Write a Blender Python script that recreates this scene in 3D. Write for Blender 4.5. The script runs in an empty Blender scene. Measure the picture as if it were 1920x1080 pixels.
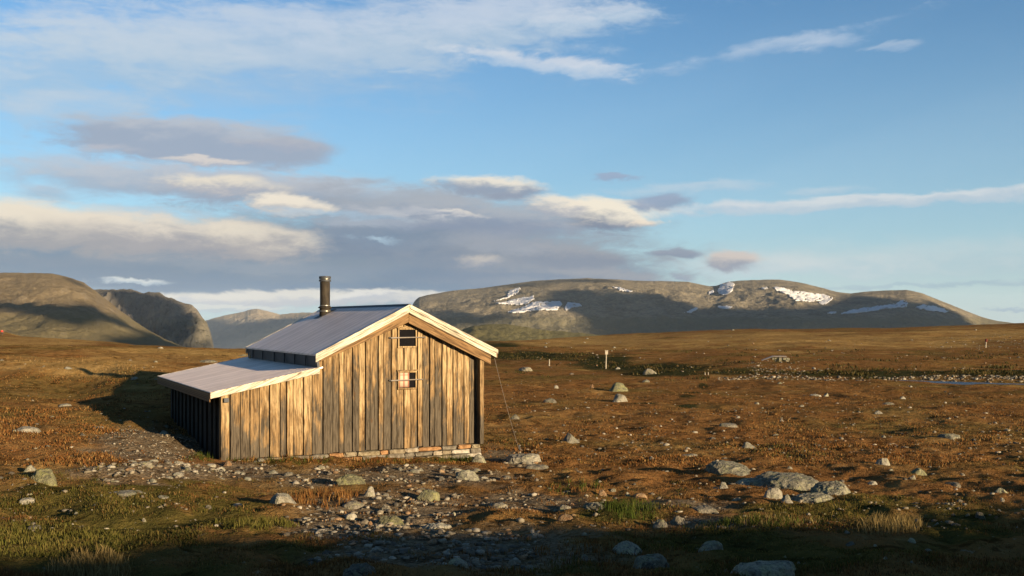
import bpy, bmesh, math, random
import numpy as np
from mathutils import Vector, Matrix
from mathutils.bvhtree import BVHTree

random.seed(7)
sc = bpy.context.scene
col = sc.collection
R = math.radians

# ------------------------------------------------------------------ camera, light, exposure
EYE, F, HOR, CX = 2.86, 1830.0, 600.0, 960.0      # eye height above the cabin sill, focal length / horizon row / centre in photo pixels
cam = bpy.data.cameras.new('camera')
cam.sensor_width = 36; cam.lens = F/1920*36; cam.shift_y = 60/1920
cam.clip_start = 0.1; cam.clip_end = 60000
camo = bpy.data.objects.new('camera', cam); col.objects.link(camo)
camo.location = (0, 0, EYE); camo.rotation_euler = (R(90), 0, 0)
sc.camera = camo
TH, EL = R(46), R(10.7)                            # heading of the shadows (left of straight ahead), height of the sun
SUN = Vector((math.sin(TH)*math.cos(EL), -math.cos(TH)*math.cos(EL), math.sin(EL)))   # towards the sun
STR, EXPO = 0.065, 1.47
sun = bpy.data.lights.new('sun', 'SUN'); sun.energy = 5.0; sun.angle = R(0.5); sun.color = (1, 0.80, 0.52)
suno = bpy.data.objects.new('sun', sun); col.objects.link(suno)
suno.rotation_euler = (-SUN).to_track_quat('-Z', 'Y').to_euler()
sc.view_settings.view_transform = 'Standard'; sc.view_settings.look = 'None'
sc.view_settings.exposure = EXPO; sc.view_settings.gamma = 1
sc.cycles.use_denoising = True
sc.cycles.max_bounces = 6; sc.cycles.volume_bounces = 1
sc.cycles.diffuse_bounces = 3

def lin(c):
    return tuple(((v/255)/12.92 if v/255 <= .04045 else ((v/255+.055)/1.055)**2.4) for v in c)
def lin4(c): return lin(c)+(1,)

# ------------------------------------------------------------------ node helper
class N:
    def __init__(s, tree): s.t = tree; s.x = 0
    def new(s, typ, **kw):
        n = s.t.nodes.new(typ); s.x += 1; n.location = ((s.x % 40)*180, -(s.x//40)*260)
        for k, v in kw.items(): setattr(n, k, v)
        return n
    def put(s, sock, v):
        if isinstance(v, bpy.types.NodeSocket): s.t.links.new(v, sock)
        elif isinstance(v, (int, float)) and sock.type in ('RGBA',): sock.default_value = (v, v, v, 1)
        elif isinstance(v, tuple) and sock.type == 'RGBA' and len(v) == 3: sock.default_value = v+(1,)
        else: sock.default_value = v
    def m(s, op, a, b=0.0, c=None, clamp=False):
        n = s.new('ShaderNodeMath', operation=op); n.use_clamp = clamp
        s.put(n.inputs[0], a); s.put(n.inputs[1], b)
        if c is not None: s.put(n.inputs[2], c)
        return n.outputs[0]
    def mix(s, f, a, b, blend='MIX'):
        n = s.new('ShaderNodeMix', data_type='RGBA', blend_type=blend)
        s.put(n.inputs[0], f); s.put(n.inputs[6], a); s.put(n.inputs[7], b)
        return n.outputs[2]
    def step(s, v, lo, hi, smooth=True):
        n = s.new('ShaderNodeMapRange', interpolation_type='SMOOTHSTEP' if smooth else 'LINEAR')
        s.put(n.inputs[0], v); s.put(n.inputs[1], lo); s.put(n.inputs[2], hi)
        return n.outputs[0]
    def noise(s, vec, scale, detail=4, rough=.55, dist=0.0, typ='FBM'):
        n = s.new('ShaderNodeTexNoise')
        s.put(n.inputs['Vector'], vec); s.put(n.inputs['Scale'], scale); s.put(n.inputs['Detail'], detail)
        s.put(n.inputs['Roughness'], rough); s.put(n.inputs['Distortion'], dist)
        return n.outputs[0]
    def vmul(s, v, k):
        n = s.new('ShaderNodeVectorMath', operation='MULTIPLY'); s.put(n.inputs[0], v); n.inputs[1].default_value = k
        return n.outputs[0]
    def vadd(s, v, w):
        n = s.new('ShaderNodeVectorMath', operation='ADD'); s.put(n.inputs[0], v); s.put(n.inputs[1], w)
        return n.outputs[0]
    def comb(s, x, y, z):
        n = s.new('ShaderNodeCombineXYZ'); s.put(n.inputs[0], x); s.put(n.inputs[1], y); s.put(n.inputs[2], z)
        return n.outputs[0]
    def sep(s, v):
        n = s.new('ShaderNodeSeparateXYZ'); s.put(n.inputs[0], v); return n.outputs
    def ramp(s, f, stops):
        n = s.new('ShaderNodeValToRGB'); s.put(n.inputs[0], f); e = n.color_ramp.elements
        while len(e) < len(stops): e.new(.5)
        for i, (p, c) in enumerate(stops): e[i].position = p; e[i].color = c if len(c) == 4 else tuple(c)+(1,)
        return n.outputs[0]
    def attr(s, name):
        n = s.new('ShaderNodeAttribute'); n.attribute_name = name; return n.outputs
    def bump(s, h, strength, dist):
        n = s.new('ShaderNodeBump'); s.put(n.inputs['Height'], h); n.inputs['Strength'].default_value = strength
        n.inputs['Distance'].default_value = dist; return n.outputs[0]

# ------------------------------------------------------------------ world: sky with clouds laid out by compass bearing and height
world = bpy.data.worlds.new('World'); sc.world = world; world.use_nodes = True
def build_world():
    nt = world.node_tree; n = N(nt)
    bg = nt.nodes['Background']; bg.inputs[1].default_value = STR
    K = STR*2**EXPO
    sky = n.new('ShaderNodeTexSky', sky_type='NISHITA'); sky.sun_disc = False
    sky.sun_elevation = EL; sky.sun_rotation = math.pi-TH
    sky.dust_density = 0.15; sky.ozone_density = 5.0; sky.air_density = 1.0
    tc = n.new('ShaderNodeTexCoord'); d = tc.outputs['Generated']
    X, Y, Z = n.sep(d)
    az = n.m('ARCTAN2', X, Y); el = n.m('ARCSINE', Z)
    flat = n.comb(az, n.m('MULTIPLY', el, 2.6), 0.0)
    w1 = n.noise(flat, 9, 7, .60, 0.5)
    w2 = n.noise(n.vadd(flat, (3.1, 1.7, 0)), 34, 8, .68, 0.5)
    wl = n.noise(n.comb(n.m('MULTIPLY', az, 1.0), n.m('MULTIPLY', el, 6.0), 4.2), 11, 5, .6, .3)     # streaks
    q1 = n.noise(n.vadd(flat, (7.3, 2.1, 0)), 7, 6, .6, .6); q2 = n.noise(n.vadd(flat, (1.3, 9.1, 0)), 15, 7, .66, .5)
    az = n.m('ADD', az, n.m('ADD', n.m('MULTIPLY', n.m('SUBTRACT', q1, .5), .10), n.m('MULTIPLY', n.m('SUBTRACT', w2, .5), .02)))
    el = n.m('ADD', el, n.m('ADD', n.m('MULTIPLY', n.m('SUBTRACT', q2, .5), .026), n.m('MULTIPLY', n.m('SUBTRACT', w2, .5), .006)))
    # group for one bank of cloud
    g = bpy.data.node_groups.new('cloud_bank', 'ShaderNodeTree')
    def sk(name, typ, io='INPUT'): return g.interface.new_socket(name, in_out=io, socket_type=typ)
    ins = ['az', 'el', 'wa', 'wb', 'wl', 'caz', 'cel', 'raz', 'rel', 'cos', 'sin', 'soft', 'amp', 'opac', 'mode', 'tmid']
    sk('bg', 'NodeSocketColor')
    for i in ins: sk(i, 'NodeSocketFloat')
    sk('top', 'NodeSocketColor'); sk('bot', 'NodeSocketColor'); sk('out', 'NodeSocketColor', 'OUTPUT')
    m = N(g); gi = m.new('NodeGroupInput'); go = m.new('NodeGroupOutput'); I = gi.outputs
    da = m.m('SUBTRACT', I['az'], I['caz']); de = m.m('SUBTRACT', I['el'], I['cel'])
    u = m.m('DIVIDE', m.m('ADD', m.m('MULTIPLY', da, I['cos']), m.m('MULTIPLY', de, I['sin'])), I['raz'])
    v = m.m('DIVIDE', m.m('SUBTRACT', m.m('MULTIPLY', de, I['cos']), m.m('MULTIPLY', da, I['sin'])), I['rel'])
    nz = m.m('ADD', m.m('MULTIPLY', m.m('SUBTRACT', I['wa'], .5), 1.0), m.m('MULTIPLY', m.m('SUBTRACT', I['wb'], .5), .75))
    nz = m.m('ADD', nz, m.m('MULTIPLY', m.m('SUBTRACT', I['wl'], .5), I['mode']))
    r = m.m('SQRT', m.m('ADD', m.m('MULTIPLY', u, u), m.m('MULTIPLY', v, v)))
    f = m.m('ADD', m.m('SUBTRACT', 1.42, r), m.m('MULTIPLY', nz, I['amp']))
    den = m.m('MULTIPLY', m.step(f, 0.0, I['soft']), I['opac'])
    sh = m.m('ADD', m.m('SUBTRACT', v, I['tmid']), m.m('MULTIPLY', nz, 1.7))
    c = m.mix(m.step(sh, -.65, .65), I['bot'], I['top'])
    g.links.new(m.mix(den, I['bg'], c), go.inputs[0])
    cur = sky.outputs[0]
    cur = n.mix(1.0, cur, (1.06, 1.03, .93, 1), 'MULTIPLY')
    # paler air low over the far ridge
    low = n.step(el, 0.36, -0.04)
    cur = n.mix(n.m('MULTIPLY', low, .62), cur, tuple(v/K for v in lin((176, 205, 219)))+(1,))
    def bank(cx, cy, rx, ry, rot, soft, amp, op, top, bot, mode=0.6, tmid=0.0):
        nonlocal cur
        k = n.new('ShaderNodeGroup'); k.node_tree = g
        caz = math.atan((cx-CX)/F); cel = math.atan((HOR-cy)/F*math.cos(caz))
        s = math.cos(caz)
        if rx < 150: rx *= .80; ry *= .80
        vals = dict(caz=caz, cel=cel, raz=rx/F*s*s, rel=ry/F*s, cos=math.cos(R(rot)), sin=math.sin(R(rot)), soft=soft, amp=amp, opac=op, mode=mode, tmid=tmid)
        for q, vv in vals.items(): k.inputs[q].default_value = vv
        n.put(k.inputs['az'], az); n.put(k.inputs['el'], el); n.put(k.inputs['wa'], w1); n.put(k.inputs['wb'], w2); n.put(k.inputs['wl'], wl)
        n.put(k.inputs['bg'], cur)
        k.inputs['top'].default_value = tuple(v/K for v in lin(top))+(1,)
        k.inputs['bot'].default_value = tuple(v/K for v in lin(bot))+(1,)
        cur = k.outputs[0]
    CREAM, GREY, BLUE = (236, 226, 206), (150, 158, 172), (112, 136, 160)
    # high veil of cirrus
    bank(420, 110, 620, 100, 6, 1.1, 1.5, .50, (200, 212, 222), (168, 192, 214), 1.0)
    bank(640, 62, 560, 66, 5, .9, 1.5, .52, (200, 212, 226), (180, 200, 218), .8)
    bank(120, 130, 330, 90, 8, 1.0, 1.2, .37, (200, 212, 220), (172, 196, 212), .9)
    bank(880, 45, 330, 42, 6, 1.0, 1.6, .46, (200, 212, 228), (182, 202, 220), .8)
    bank(1120, 25, 150, 16, 6, 1.0, 2.2, .55, (206, 216, 228), (180, 202, 222), .4)
    bank(150, 200, 180, 35, 8, 1.2, 1.6, .38, (206, 214, 222), (176, 198, 216), .8)
    bank(1010, 116, 170, 16, -6, .9, 1.9, .75, (214, 220, 228), (184, 204, 224), .4)
    bank(1130, 122, 90, 6, 1, .9, 1.6, .6, (206, 216, 228), (184, 204, 224), .3)
    bank(1420, 94, 215, 13, 9, 1.1, 2.1, .62, (190, 206, 224), (160, 186, 214), .4)
    bank(1560, 76, 60, 14, 4, 1.0, 2.0, .55, (190, 206, 224), (160, 186, 214), .4)
    bank(1670, 86, 45, 9, 0, 1.0, 1.8, .5, (186, 202, 220), (160, 186, 214), .4)
    bank(750, 136, 40, 6, 5, 1.0, 1.6, .45, (200, 214, 226), (176, 200, 220), .4)
    # long streak to the right, thin bands near the ridge
    bank(1650, 377, 420, 13, 1, .8, .9, .80, (216, 220, 222), (188, 202, 214), .3)
    bank(1360, 388, 130, 14, 3, 1.0, 1.1, .55, (206, 214, 220), (180, 200, 216), .4)
    bank(1560, 356, 100, 12, 2, 1.1, 1.2, .45, (206, 214, 220), (184, 202, 216), .4)
    bank(1300, 352, 150, 11, 2, 1.1, 1.4, .42, (206, 214, 220), (180, 200, 216), .4)
    bank(1700, 490, 520, 42, 0, 1.3, 1.0, .55, (196, 208, 212), (176, 196, 206), 1.0)
    bank(1420, 500, 240, 22, 0, 1.2, 1.0, .60, (206, 214, 216), (190, 206, 214), .8)
    bank(1700, 537, 330, 5, 0, 1.0, .9, .45, (140, 166, 188), (132, 160, 184), .4)
    bank(1880, 578, 60, 5, 0, 1.0, .9, .6, (128, 158, 184), (122, 152, 180), .4)
    bank(250, 556, 480, 40, 0, 1.2, .8, .75, (186, 204, 214), (172, 196, 210), .9)
    # middle decks of stratus, dark below
    bank(330, 340, 330, 34, -1, .9, 1.0, .80, (190, 190, 196), (158, 170, 188), .8)
    bank(640, 372, 330, 36, -3, .9, 1.0, .82, (186, 190, 198), (150, 164, 184), .9)
    bank(300, 480, 560, 70, 0, .8, .7, .97, (142, 152, 164), BLUE, .9, .2)
    bank(820, 470, 400, 95, -4, .8, .9, .97, (140, 152, 168), (112, 132, 156), .9, .1)
    bank(560, 520, 520, 42, 0, .8, .5, .95, (124, 142, 160), (108, 134, 160), .8)
    bank(1010, 500, 260, 58, -6, .8, .9, .92, (138, 148, 162), (120, 138, 160), .8)
    bank(880, 405, 230, 34, -3, .9, 1.0, .85, (172, 179, 188), (136, 150, 172), .9)
    bank(60, 362, 90, 22, 0, 1.0, 1.2, .6, (184, 188, 198), (158, 172, 190), .6)
    # dark lens cloud
    bank(370, 268, 225, 38, -1, .55, .75, .92, (184, 189, 198), (156, 168, 187), .7, .55)
    bank(520, 268, 110, 13, -3, .9, .9, .75, (178, 182, 192), (162, 172, 190), .4)
    bank(190, 282, 90, 14, 3, 1.0, 1.0, .6, (190, 192, 200), (166, 176, 192), .4)
    bank(380, 304, 90, 9, 0, .8, 1.3, .8, (222, 214, 206), (180, 184, 194), .4, -.3)
    # sun-struck tops
    bank(420, 345, 130, 18, -3, 0.94, 1.2, .85, CREAM, (176, 178, 186), .4, -.2)
    bank(540, 384, 78, 21, -3, 0.61, 1.3, .95, (240, 230, 212), (190, 188, 188), .1, -.3)
    bank(110, 428, 240, 42, -4, 0.74, 1.25, .95, (236, 224, 204), (156, 158, 164), .2, .0)
    bank(330, 440, 210, 36, -5, 0.81, 1.3, .85, (228, 218, 202), (160, 160, 166), .3, .1)
    bank(490, 450, 130, 40, -6, 0.81, 1.3, .85, (228, 218, 200), (168, 166, 168), .3, .0)
    bank(930, 352, 110, 25, -4, 0.74, 1.0, .9, (240, 230, 212), (146, 156, 174), .3, .25)
    bank(850, 398, 70, 6, -3, 1.00, .8, .8, (236, 228, 214), (200, 198, 198), .2)
    bank(1140, 402, 92, 34, -5, 0.57, .95, .98, (244, 234, 214), (120, 134, 156), .2, -.25)
    bank(1050, 388, 60, 22, -8, 0.81, 1.1, .9, (240, 230, 212), (166, 172, 184), .2, -.2)
    bank(1215, 416, 34, 9, -4, 0.94, .8, .85, (238, 224, 204), (196, 190, 186), .2)
    bank(1225, 378, 55, 17, 0, 1.00, .9, .85, (150, 162, 186), (136, 152, 178), .3)
    bank(1160, 329, 44, 9, 0, 1.00, 1.0, .75, (158, 170, 194), (150, 164, 190), .3)
    bank(1100, 482, 110, 30, -4, 0.81, 1.0, .92, (150, 156, 166), (124, 138, 158), .5, .2)
    bank(920, 490, 55, 12, 2, 1.00, 1.2, .7, (206, 198, 188), (160, 164, 174), .3)
    bank(1270, 473, 60, 13, -2, 0.94, 1.1, .9, (140, 150, 168), (126, 140, 162), .3)
    bank(1385, 490, 66, 21, -4, 0.81, 1.1, .92, (206, 194, 186), (142, 150, 166), .3, .1)
    bank(1275, 522, 36, 7, -2, 1.00, 1.1, .8, (150, 160, 174), (138, 150, 170), .3)
    bank(1150, 520, 140, 16, -5, 1.00, 1.0, .8, (156, 160, 168), (138, 148, 162), .4)
    for q in ((200, 506, 320, 12, (112, 136, 160), .5), (720, 445, 170, 22, (118, 140, 164), .6), (950, 452, 150, 20, (166, 172, 182), .45), (640, 414, 130, 12, (178, 188, 200), .5),
              (480, 498, 240, 12, (146, 158, 172), .45), (860, 515, 240, 12, (104, 130, 158), .5), (1040, 530, 150, 10, (150, 158, 168), .4), (690, 448, 60, 6, (184, 212, 228), .6),
              (580, 398, 150, 7, (176, 206, 226), .5), (330, 398, 160, 9, (178, 206, 224), .5), (90, 490, 200, 10, (124, 142, 162), .5), (1000, 468, 90, 14, (150, 160, 174), .45), (760, 395, 150, 8, (196, 200, 206), .5)):
        bank(q[0], q[1], q[2], q[3], -2, 1.2, 1.4, q[5], q[4], q[4], .9)
    # bright strip under the deck
    bank(560, 560, 330, 12, 1, .7, 1.1, .92, (226, 222, 212), (190, 194, 200), .4, -.1)
    bank(430, 578, 120, 6, 0, .8, 1.0, .85, (214, 216, 210), (180, 192, 200), .3)
    bank(255, 528, 90, 6, -1, .8, 1.2, .85, (218, 224, 222), (180, 196, 206), .3)
    bank(700, 556, 90, 9, 3, .8, 1.1, .85, (228, 226, 220), (186, 192, 200), .3)
    nt.links.new(cur, bg.inputs[0])
build_world()

# ------------------------------------------------------------------ numpy noise
def _hash(ix, iy, seed):
    h = (ix.astype(np.int64)*374761393 + iy.astype(np.int64)*668265263 + seed*1442695041) & 0xffffffff
    h = ((h ^ (h >> 13))*1274126177) & 0xffffffff
    return ((h ^ (h >> 16)) & 0xffffff)/float(0xffffff)
def vnoise(x, y, seed=0):
    ix = np.floor(x); iy = np.floor(y); fx = x-ix; fy = y-iy
    fx = fx*fx*fx*(fx*(fx*6-15)+10); fy = fy*fy*fy*(fy*(fy*6-15)+10)
    a = _hash(ix, iy, seed); b = _hash(ix+1, iy, seed); c = _hash(ix, iy+1, seed); d = _hash(ix+1, iy+1, seed)
    return (a*(1-fx)+b*fx)*(1-fy)+(c*(1-fx)+d*fx)*fy
def fbm(x, y, seed=0, octv=4, gain=.5):
    s = np.zeros_like(x, dtype=float); a = 1.0; t = 0.0
    for o in range(octv):
        s += a*(vnoise(x, y, seed+o*17)-.5); t += a
        ca, sa = math.cos(.6), math.sin(.6); x, y = (x*ca-y*sa)*2.03+11.3, (x*sa+y*ca)*2.03-7.7; a *= gain
    return s/t*2
def sstep(a, b, x):
    t = np.clip((x-a)/(b-a), 0, 1); return t*t*(3-2*t)

# ------------------------------------------------------------------ terrain as a function of bearing (photo column) and depth
PROF = {
 -900: [(0,1.3),(9,.6),(12.7,.35),(16,.4),(20,.55),(24,.65),(29,.75),(34,1.1),(45,1.25),(62,1.2),(75,1.0),(90,.3),(140,-3),(250,-2),(330,-2),(450,-1.2),(600,0),(800,-20),(1000,-60)],
 0:    [(0,1.26),(9,.5),(12.7,.28),(16,.34),(20,.5),(24,.6),(29,.58),(32,.5),(34,.7),(37,1.1),(45,1.22),(62,1.18),(75,.98),(90,.3),(140,-3),(250,-2.2),(330,-2.1),(450,-1.6),(560,-6),(800,-40),(1000,-60)],
 150:  [(0,1.26),(9,.5),(12.7,.28),(16,.34),(20,.5),(24,.58),(28.5,.42),(31,.28),(33.4,.2),(36,.92),(40,1.2),(60,1.14),(75,.86),(90,.1),(150,-3.5),(250,-2.9),(300,-3.1),(380,-9),(800,-50),(1000,-60)],
 238:  [(0,1.26),(9,.5),(12.7,.26),(16,.28),(20,.36),(22,.47),(26,.52),(30,.56),(33,.74),(35.4,.98),(38,1.14),(60,1.08),(75,.76),(90,0),(150,-4),(250,-3.5),(290,-3.9),(380,-10),(800,-50),(1000,-60)],
 413:  [(0,1.26),(9,.5),(12.7,.2),(16,.02),(20,-.10),(23,.05),(27,.5),(33,.95),(40,1.06),(60,.98),(75,.66),(90,0),(150,-5),(250,-9),(400,-20),(800,-55),(1000,-60)],
 700:  [(0,1.26),(9,.5),(12.7,.15),(16,-.04),(21.5,-.2),(27,-.2),(33,.2),(45,.4),(75,.1),(90,-.5),(120,-2.5),(170,-2.2),(190,-2.5),(300,-6),(500,-25),(800,-55),(1000,-60)],
 900:  [(0,1.26),(9,.5),(12.7,.15),(16,-.08),(22.6,-.36),(30,-.55),(57,-1.05),(100,-1.75),(104,-2.5),(110,-2.9),(120,-2.5),(140,-1.8),(170,-1.7),(188,-2.3),(230,-2.4),(300,-3.9),(400,-8),(800,-55),(1000,-60)],
 1137: [(0,1.26),(9,.5),(12.7,.15),(16,-.08),(22,-.35),(30,-.5),(57,-1.03),(88,-1.64),(92,-2.5),(99,-2.8),(104,-2.6),(112,-1.75),(125,-1.5),(200,-2),(350,-2.9),(450,-3.8),(600,-9),(800,-40),(1000,-60)],
 1400: [(0,1.26),(9,.5),(12.7,.16),(16,-.05),(22,-.33),(30,-.45),(45,-.75),(67,-1.15),(70,-1.6),(75,-1.65),(80,-1.12),(100,-1.2),(150,-1.2),(300,-1),(500,-1.7),(650,-4),(1000,-60)],
 1650: [(0,1.26),(9,.5),(12.7,.18),(16,0),(22,-.28),(30,-.4),(45,-.7),(64,-1.08),(65.5,-1.6),(70.5,-1.65),(74,-1.02),(100,-1.1),(150,-.9),(300,-.2),(400,-.4),(520,-3),(1000,-60)],
 1920: [(0,1.26),(9,.5),(12.7,.2),(16,.02),(22,-.25),(30,-.4),(45,-.66),(58,-.98),(59.5,-1.6),(67,-1.65),(70.5,-1.02),(100,-.9),(150,-.6),(300,1),(500,1.2),(620,-1),(1000,-60)],
 2900: [(0,1.3),(9,.6),(12.7,.3),(16,.1),(22,-.1),(30,-.3),(45,-.6),(58,-.9),(59.5,-1.6),(67,-1.65),(70.5,-1.0),(100,-.6),(150,-.2),(300,2),(500,3),(700,2),(1000,-20)],
}
LD = np.linspace(math.log(1.0), math.log(1000), 600)
PXS = np.linspace(-900, 2900, 381)
def _table():
    keys = sorted(PROF); rows = []
    for k in keys:
        d, z = zip(*PROF[k]); z = np.interp(np.exp(LD), d, z)
        w = np.exp(-np.linspace(-2, 2, 17)**2); w /= w.sum()
        zp = np.pad(z, 8, mode='edge'); rows.append(np.convolve(zp, w, 'valid'))
    rows = np.array(rows)
    T = np.array([np.interp(PXS, keys, rows[:, j]) for j in range(len(LD))]).T
    w = np.exp(-np.linspace(-2, 2, 9)**2); w /= w.sum()
    Tp = np.pad(T, ((4, 4), (0, 0)), mode='edge')
    return sum(w[i]*Tp[i:i+len(PXS)] for i in range(9))
TAB = _table()
def Hpd(px, d):
    u = np.clip((px-PXS[0])/(PXS[1]-PXS[0]), 0, len(PXS)-1.001); v = np.clip((np.log(np.maximum(d, 1.0))-LD[0])/(LD[1]-LD[0]), 0, len(LD)-1.001)
    i = u.astype(int); j = v.astype(int); fu = u-i; fv = v-j
    return (TAB[i, j]*(1-fv)+TAB[i, j+1]*fv)*(1-fu)+(TAB[i+1, j]*(1-fv)+TAB[i+1, j+1]*fv)*fu
PH = math.atan(1900/F)
def pxd(X, Y):
    ph = np.arctan2(X, Y); r = np.hypot(X, Y); pc = np.clip(ph, -PH, PH)
    return CX+F*np.tan(pc), r*np.cos(pc), ph
def base_h(X, Y):
    px, d, ph = pxd(X, Y)
    z = Hpd(px, d)
    t = np.clip((np.abs(ph)-math.pi/2)/(math.pi/2), 0, 1)
    za = .5*(Hpd(np.full_like(d, -900.), d)+Hpd(np.full_like(d, 2900.), d))
    return z*(1-t)+za*t
# zones, given as ellipses round places on the ground (photo column, photo row)
GRAVEL = [(330,888,200,18),(480,888,150,20),(620,890,170,20),(800,890,160,20),(300,838,120,36),(700,965,170,42),(640,985,110,28),(940,850,50,20),(980,870,60,10),
          (860,1040,260,45),(1000,940,90,14),(1330,985,80,12),(1270,945,90,10)]
GREEN = [(90,1030,330,75),(200,960,240,60),(420,960,120,40),(330,900,120,12),(1180,962,90,22),(1640,950,170,34),(1500,960,260,26),(1780,985,200,50),(1450,1040,400,50),(1070,1060,120,30),(600,1045,150,30),(520,870,90,8),(860,862,60,10),(330,1075,300,30)]
DARK = [(1137,680,70,16),(1250,692,120,14),(1400,698,120,10),(1650,700,300,8),(1900,700,200,9),(1000,672,120,10),(920,648,70,7),(1318,723,13,4),(1302,735,26,3),(1288,746,24,4),(1210,757,40,3),(1290,760,24,3)]
TAN = [(150,690,330,32),(330,670,260,20),(60,640,140,14),(1500,640,420,18),(1150,640,240,14),(1850,628,200,14)]
def zone(lst, px, py, X, Y, k=.6, seed=3):
    # the ellipses live in (bearing, apparent row) of the ground point, their edges are broken by noise in metres
    n = fbm(X*1.1, Y*1.1, seed, 4)*k + fbm(X*.25, Y*.25, seed+5, 3)*k
    r = np.zeros_like(px)
    for cx, cy, rx, ry in lst:
        q = 1-np.hypot((px-cx)/rx, (py-cy)/ry)
        r = np.maximum(r, sstep(-.15, .5, q+n*.8))
    return r
def detail(X, Y, d, grav=None):
    def oct(lam, amp, seed):
        f = np.clip(lam/(.012*d)-.6, 0, 1)
        return amp*f*fbm(X/lam, Y/lam, seed, 2)
    h = oct(9, .22, 31)*sstep(25, 60, d) + oct(3.2, .10, 32)*sstep(9, 40, d) + oct(1.1, .085, 33)
    s = oct(.42, .07, 34) + oct(.17, .032, 35) + oct(.07, .014, 36)
    far = oct(22, .5, 37)*sstep(60, 150, d)
    if grav is not None: s = s*(1-.55*grav)
    return h+s+far
def ground_z(X, Y):
    X = np.atleast_1d(np.asarray(X, float)); Y = np.atleast_1d(np.asarray(Y, float))
    _, d, _ = pxd(X, Y)
    return base_h(X, Y)+detail(X, Y, d)
DGRID = np.exp(np.linspace(math.log(6), math.log(620), 1500))
def on_ground(px, py):
    z = EYE-(py-HOR)/F*DGRID
    g = Hpd(np.full_like(DGRID, px), DGRID)
    k = np.argmax(z <= g)
    d = DGRID[k] if (z <= g).any() else 300.0
    return (px-CX)/F*d, d, float(Hpd(np.array([float(px)]), np.array([d]))[0])

def depth_at(px, py, cell=10.0):
    d = np.empty(len(px)); c = np.floor(px/cell)
    for q in np.unique(c):
        k = c == q
        g = Hpd(np.full_like(DGRID, (q+.5)*cell), DGRID); row = np.minimum.accumulate(HOR+(EYE-g)/DGRID*F)
        d[k] = np.interp(-py[k], -row, DGRID)
    return d
# ------------------------------------------------------------------ mesh helpers
def npmesh(name, V, Fc, mat=None, smooth=False, attrs=None):
    me = bpy.data.meshes.new(name)
    V = np.asarray(V, np.float32); Fc = np.asarray(Fc, np.int32); k = Fc.shape[1]
    me.vertices.add(len(V)); me.vertices.foreach_set('co', V.ravel())
    me.loops.add(Fc.size); me.loops.foreach_set('vertex_index', Fc.ravel())
    me.polygons.add(len(Fc)); me.polygons.foreach_set('loop_start', np.arange(0, Fc.size, k, dtype=np.int32))
    me.polygons.foreach_set('loop_total', np.full(len(Fc), k, np.int32))
    if smooth: me.polygons.foreach_set('use_smooth', np.ones(len(Fc), bool))
    me.update(calc_edges=True)
    for a, (typ, data) in (attrs or {}).items():
        at = me.attributes.new(a, typ, 'POINT')
        at.data.foreach_set('color' if 'COLOR' in typ else 'value', np.asarray(data, np.float32).ravel())
    if mat: me.materials.append(mat)
    return me
def link(name, me, parent=None, loc=None):
    o = bpy.data.objects.new(name, me); col.objects.link(o)
    if parent is not None: o.parent = parent
    if loc is not None: o.location = loc
    return o
def tag(o, label=None, cat=None, group=None, kind=None):
    if label: o['label'] = label
    if cat: o['category'] = cat
    if group: o['group'] = group
    if kind: o['kind'] = kind
    return o
def empty(name, loc, rz=0):
    o = bpy.data.objects.new(name, None); col.objects.link(o); o.location = loc; o.rotation_euler = (0, 0, rz)
    o.empty_display_size = .2
    return o
class MB:
    """boxes, prisms and tubes gathered into one mesh, with a tone per piece"""
    def __init__(s): s.v = []; s.f = []; s.t = []
    def add(s, V, Fs, tone=.5):
        b = len(s.v); s.v += [tuple(p) for p in V]; s.t += [tone]*len(V); s.f += [[b+i for i in q] for q in Fs]
    def hexa(s, p, tone=.5):       # 8 corners: bottom 4 (ccw), top 4
        s.add(p, [(0,3,2,1),(4,5,6,7),(0,1,5,4),(1,2,6,5),(2,3,7,6),(3,0,4,7)], tone)
    def box(s, x0, x1, y0, y1, z0, z1, tone=.5):
        s.hexa([(x0,y0,z0),(x1,y0,z0),(x1,y1,z0),(x0,y1,z0),(x0,y0,z1),(x1,y0,z1),(x1,y1,z1),(x0,y1,z1)], tone)
    def tube(s, pts, r, n=8, tone=.5):
        rings = []
        for i, p in enumerate(pts):
            a = Vector(pts[max(i-1, 0)]); b = Vector(pts[min(i+1, len(pts)-1)]); t = (b-a).normalized()
            u = t.orthogonal().normalized(); w = t.cross(u)
            rr = r[i] if isinstance(r, (list, tuple)) else r
            rings.append([Vector(p)+(u*math.cos(q)+w*math.sin(q))*rr for q in (2*math.pi*k/n for k in range(n))])
        V = [v for ring in rings for v in ring]; Fs = []
        for i in range(len(rings)-1):
            for k in range(n): Fs.append((i*n+k, i*n+(k+1) % n, (i+1)*n+(k+1) % n, (i+1)*n+k))
        Fs.append(tuple(range(n-1, -1, -1))); Fs.append(tuple((len(rings)-1)*n+k for k in range(n)))
        s.add(V, Fs, tone)
    def build(s, name, mat, parent=None, bevel=0, smooth=False, loc=None):
        me = bpy.data.meshes.new(name); me.from_pydata(s.v, [], s.f); me.update()
        at = me.attributes.new('tone', 'FLOAT', 'POINT'); at.data.foreach_set('value', np.array(s.t, np.float32))
        me.materials.append(mat)
        bm = bmesh.new(); bm.from_mesh(me); bmesh.ops.recalc_face_normals(bm, faces=bm.faces[:]); bm.to_mesh(me); bm.free()
        if smooth: me.polygons.foreach_set('use_smooth', np.ones(len(me.polygons), bool))
        o = link(name, me, parent, loc)
        if bevel:
            m = o.modifiers.new('bevel', 'BEVEL'); m.width = bevel; m.segments = 1; m.limit_method = 'ANGLE'; m.angle_limit = R(40)
        return o

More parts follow.
